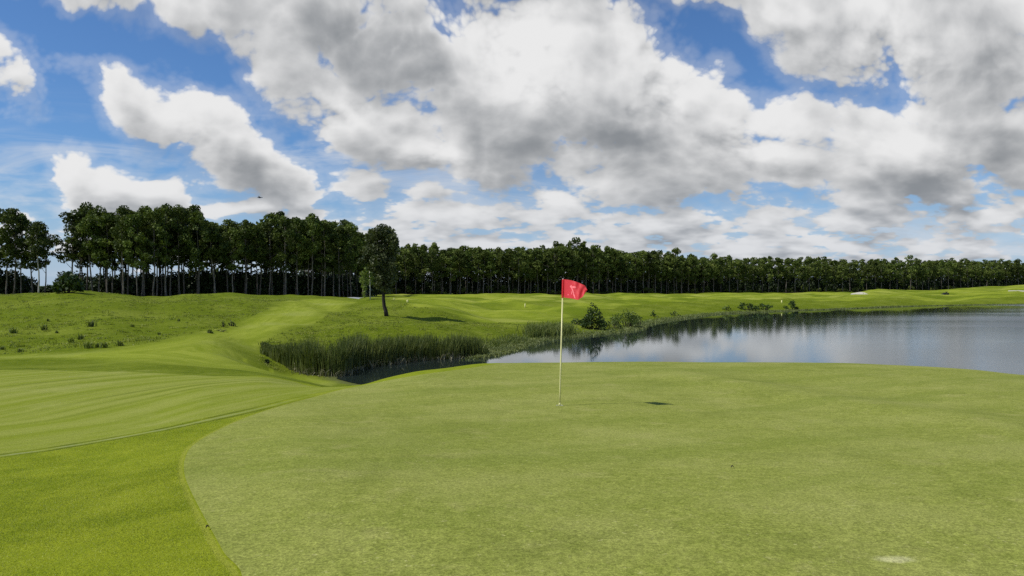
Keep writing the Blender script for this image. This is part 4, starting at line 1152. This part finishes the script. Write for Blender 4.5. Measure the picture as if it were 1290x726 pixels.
m_sand = plain('bunker_sand', (.50, .47, .37), .9, .1, .15, 3)
def sand(px, py, w, d, label):
    b = at(px, py); r = np.random.default_rng(int(px)); n = 26
    ang = np.linspace(0, 2 * math.pi, n, endpoint=False); k = 1 + .16 * np.sin(2 * ang + 1) + .08 * np.sin(5 * ang)
    ol = np.stack([b[0] + w * k * np.cos(ang), b[1] + d * k * np.sin(ang)], -1)
    o, _, _ = sheet('sand_bunker', ol, max(w, d) / 5, .03, m_sand)
    tag(o, label, 'bunker')
sand(1082, 370.0, 2.0, 7.0, 'white sand bunker face on the mound before the far trees')
sand(1276, 367, 1.2, 3.0, 'left of two small pale sand patches at the far right')
sand(1287, 366.5, 1.3, 3.0, 'right of two small pale sand patches at the far right')

def mower():
    b = at(1191, 371.5); U = b[1] / F
    o = empty('ride_on_mower', b, .25); tag(o, 'small dark mower standing alone on the right-hand grass mound', 'mower')
    o.scale = (1.15, 1.15, 1.0)
    dk = plain('mower_dark', (.025, .03, .025), .5, .4); rb = plain('mower_rubber', (.02, .02, .02), .8, .2)
    bd = MB(); bd.box((0, 0, .42), (.75, .5, .14), 0, .92); bd.box((-.45, 0, .68), (.32, .38, .14), 0, .8); link('body', bd.mesh('mower_body'), dk, o)
    se = MB(); se.box((.22, 0, .66), (.24, .24, .06)); se.box((.44, 0, .9), (.05, .24, .22), 0, .85); link('seat', se.mesh('mower_seat'), rb, o)
    ro = MB(); ro.tube([(.5, -.35, .5), (.5, -.35, 1.35), (.5, .35, 1.35), (.5, .35, .5)], [.04] * 4, 6); link('roll_bar', ro.mesh('roll_bar'), dk, o)
    de = MB(); de.box((-.2, 0, .2), (1.05, .85, .1), 0, .9); link('mowing_deck', de.mesh('mowing_deck'), dk, o)
    for x, y, r0 in ((.5, -.62, .36), (.5, .62, .36), (-.85, -.5, .25), (-.85, .5, .25)):
        w = MB(); w.tube([(x, y - .1, r0), (x, y + .1, r0)], [r0, r0], 16); link('wheel', w.mesh('mower_wheel'), rb, o, False)
mower()

def bird():
    D = 55.0; x, y, z = wx(327, D), D, ray_z(249.2, D); U = D / F
    o = empty('bird', (x, y, z), R(18)); tag(o, 'small dark bird gliding with spread wings above the left wood', 'bird')
    dk = plain('bird_feathers', (.035, .035, .04), .8, .2, .3, 30)
    mb = MB()
    # one continuous body: bill, head, trunk, tail, and two bent wings
    mb.tube([(-.20, 0, .03), (-.16, 0, .035), (-.11, 0, .03), (0, 0, 0), (.10, 0, -.005), (.17, 0, .0), (.27, 0, .005)], [.004, .026, .034, .05, .036, .018, .03], 10)
    for s in (-1, 1):
        sec = [(0.0, .03, .10, .02, .012), (.03, .16, .11, .07, .010), (.0, .30, .095, .10, .007), (.05, .43, .05, .085, .004), (.09, .5, .012, .07, .002)]
        vs = []
        for cx, cy, ch, cz, th in sec:
            vs += [(cx - ch * .5, s * cy, cz), (cx, s * cy, cz + th), (cx + ch * .5, s * cy, cz - .004), (cx, s * cy, cz - th * .4)]
        fs = []
        for i in range(len(sec) - 1):
            for k in range(4): fs.append((i * 4 + k, i * 4 + (k + 1) % 4, (i + 1) * 4 + (k + 1) % 4, (i + 1) * 4 + k))
        fs += [(0, 1, 2, 3), tuple((len(sec) - 1) * 4 + k for k in (3, 2, 1, 0))]
        mb.add(vs, fs)
    link('body', mb.mesh('bird_body'), dk, o, True)
    o.rotation_euler = (R(14), R(-6), R(35)); o.scale = (.8, .8, .8)
bird()

m_leaf = plain('fallen_leaf', (.03, .022, .015), .7, .3)
def litter(px, py, L, label, rz):
    b = at(px, py); n = 9; vs = []; fs = []
    for i in range(n):
        t = i / (n - 1); w = L * .32 * math.sin(math.pi * min(.97, .06 + .9 * t)); zc = .008 + .012 * math.sin(3 * t)
        vs += [(L * (t - .5), -w, zc + .006), (L * (t - .5), 0, zc), (L * (t - .5), w, zc + .008)]
        if i: k = (i - 1) * 3; fs += [(k, k + 1, k + 4, k + 3), (k + 1, k + 2, k + 5, k + 4)]
    mb = MB(); mb.add(vs, fs); o = link('fallen_leaf', mb.mesh('fallen_leaf'), m_leaf); o.location = (b[0], b[1], b[2] + .004); o.rotation_euler = (0, 0, rz)
    md = o.modifiers.new('thickness', 'SOLIDIFY'); md.thickness = .0015
    tag(o, label, 'leaf')
litter(923, 591, .035, 'tiny dark dry leaf lying on the open putting green', .4)
litter(261, 668, .028, 'tiny black dry leaf on the edge of the bright collar grass', 1.0)

# ------------------------------------------------------------------ sun, camera, view
sd = bpy.data.lights.new('sun', 'SUN'); sd.energy = 4.0; sd.angle = R(.53); sd.color = (1.0, .955, .86)
so = bpy.data.objects.new('sun', sd); COL.objects.link(so)
dirv = Vector((math.sin(R(SUN_AZ)) * math.cos(R(SUN_EL)), math.cos(R(SUN_AZ)) * math.cos(R(SUN_EL)), math.sin(R(SUN_EL))))
so.rotation_euler = dirv.to_track_quat('Z', 'Y').to_euler(); so.location = dirv * 200
cd = bpy.data.cameras.new('camera'); cam = bpy.data.objects.new('camera', cd); COL.objects.link(cam)
cd.sensor_width = 36; cd.lens = 36 * F / 1290; cd.clip_end = 20000; cd.clip_start = .05
cam.location = (0, 0, EYE); cam.rotation_euler = (R(90) - math.atan(3 / F), 0, 0)
SC.camera = cam
SC.view_settings.view_transform = 'Standard'; SC.view_settings.look = 'None'; SC.view_settings.exposure = 0; SC.view_settings.gamma = 1
SC.render.engine = 'CYCLES'
SC.cycles.max_bounces = 5; SC.cycles.diffuse_bounces = 2; SC.cycles.glossy_bounces = 2; SC.cycles.transmission_bounces = 2; SC.cycles.transparent_max_bounces = 6
SC.cycles.use_denoising = False
SC.cycles.sample_clamp_indirect = 4
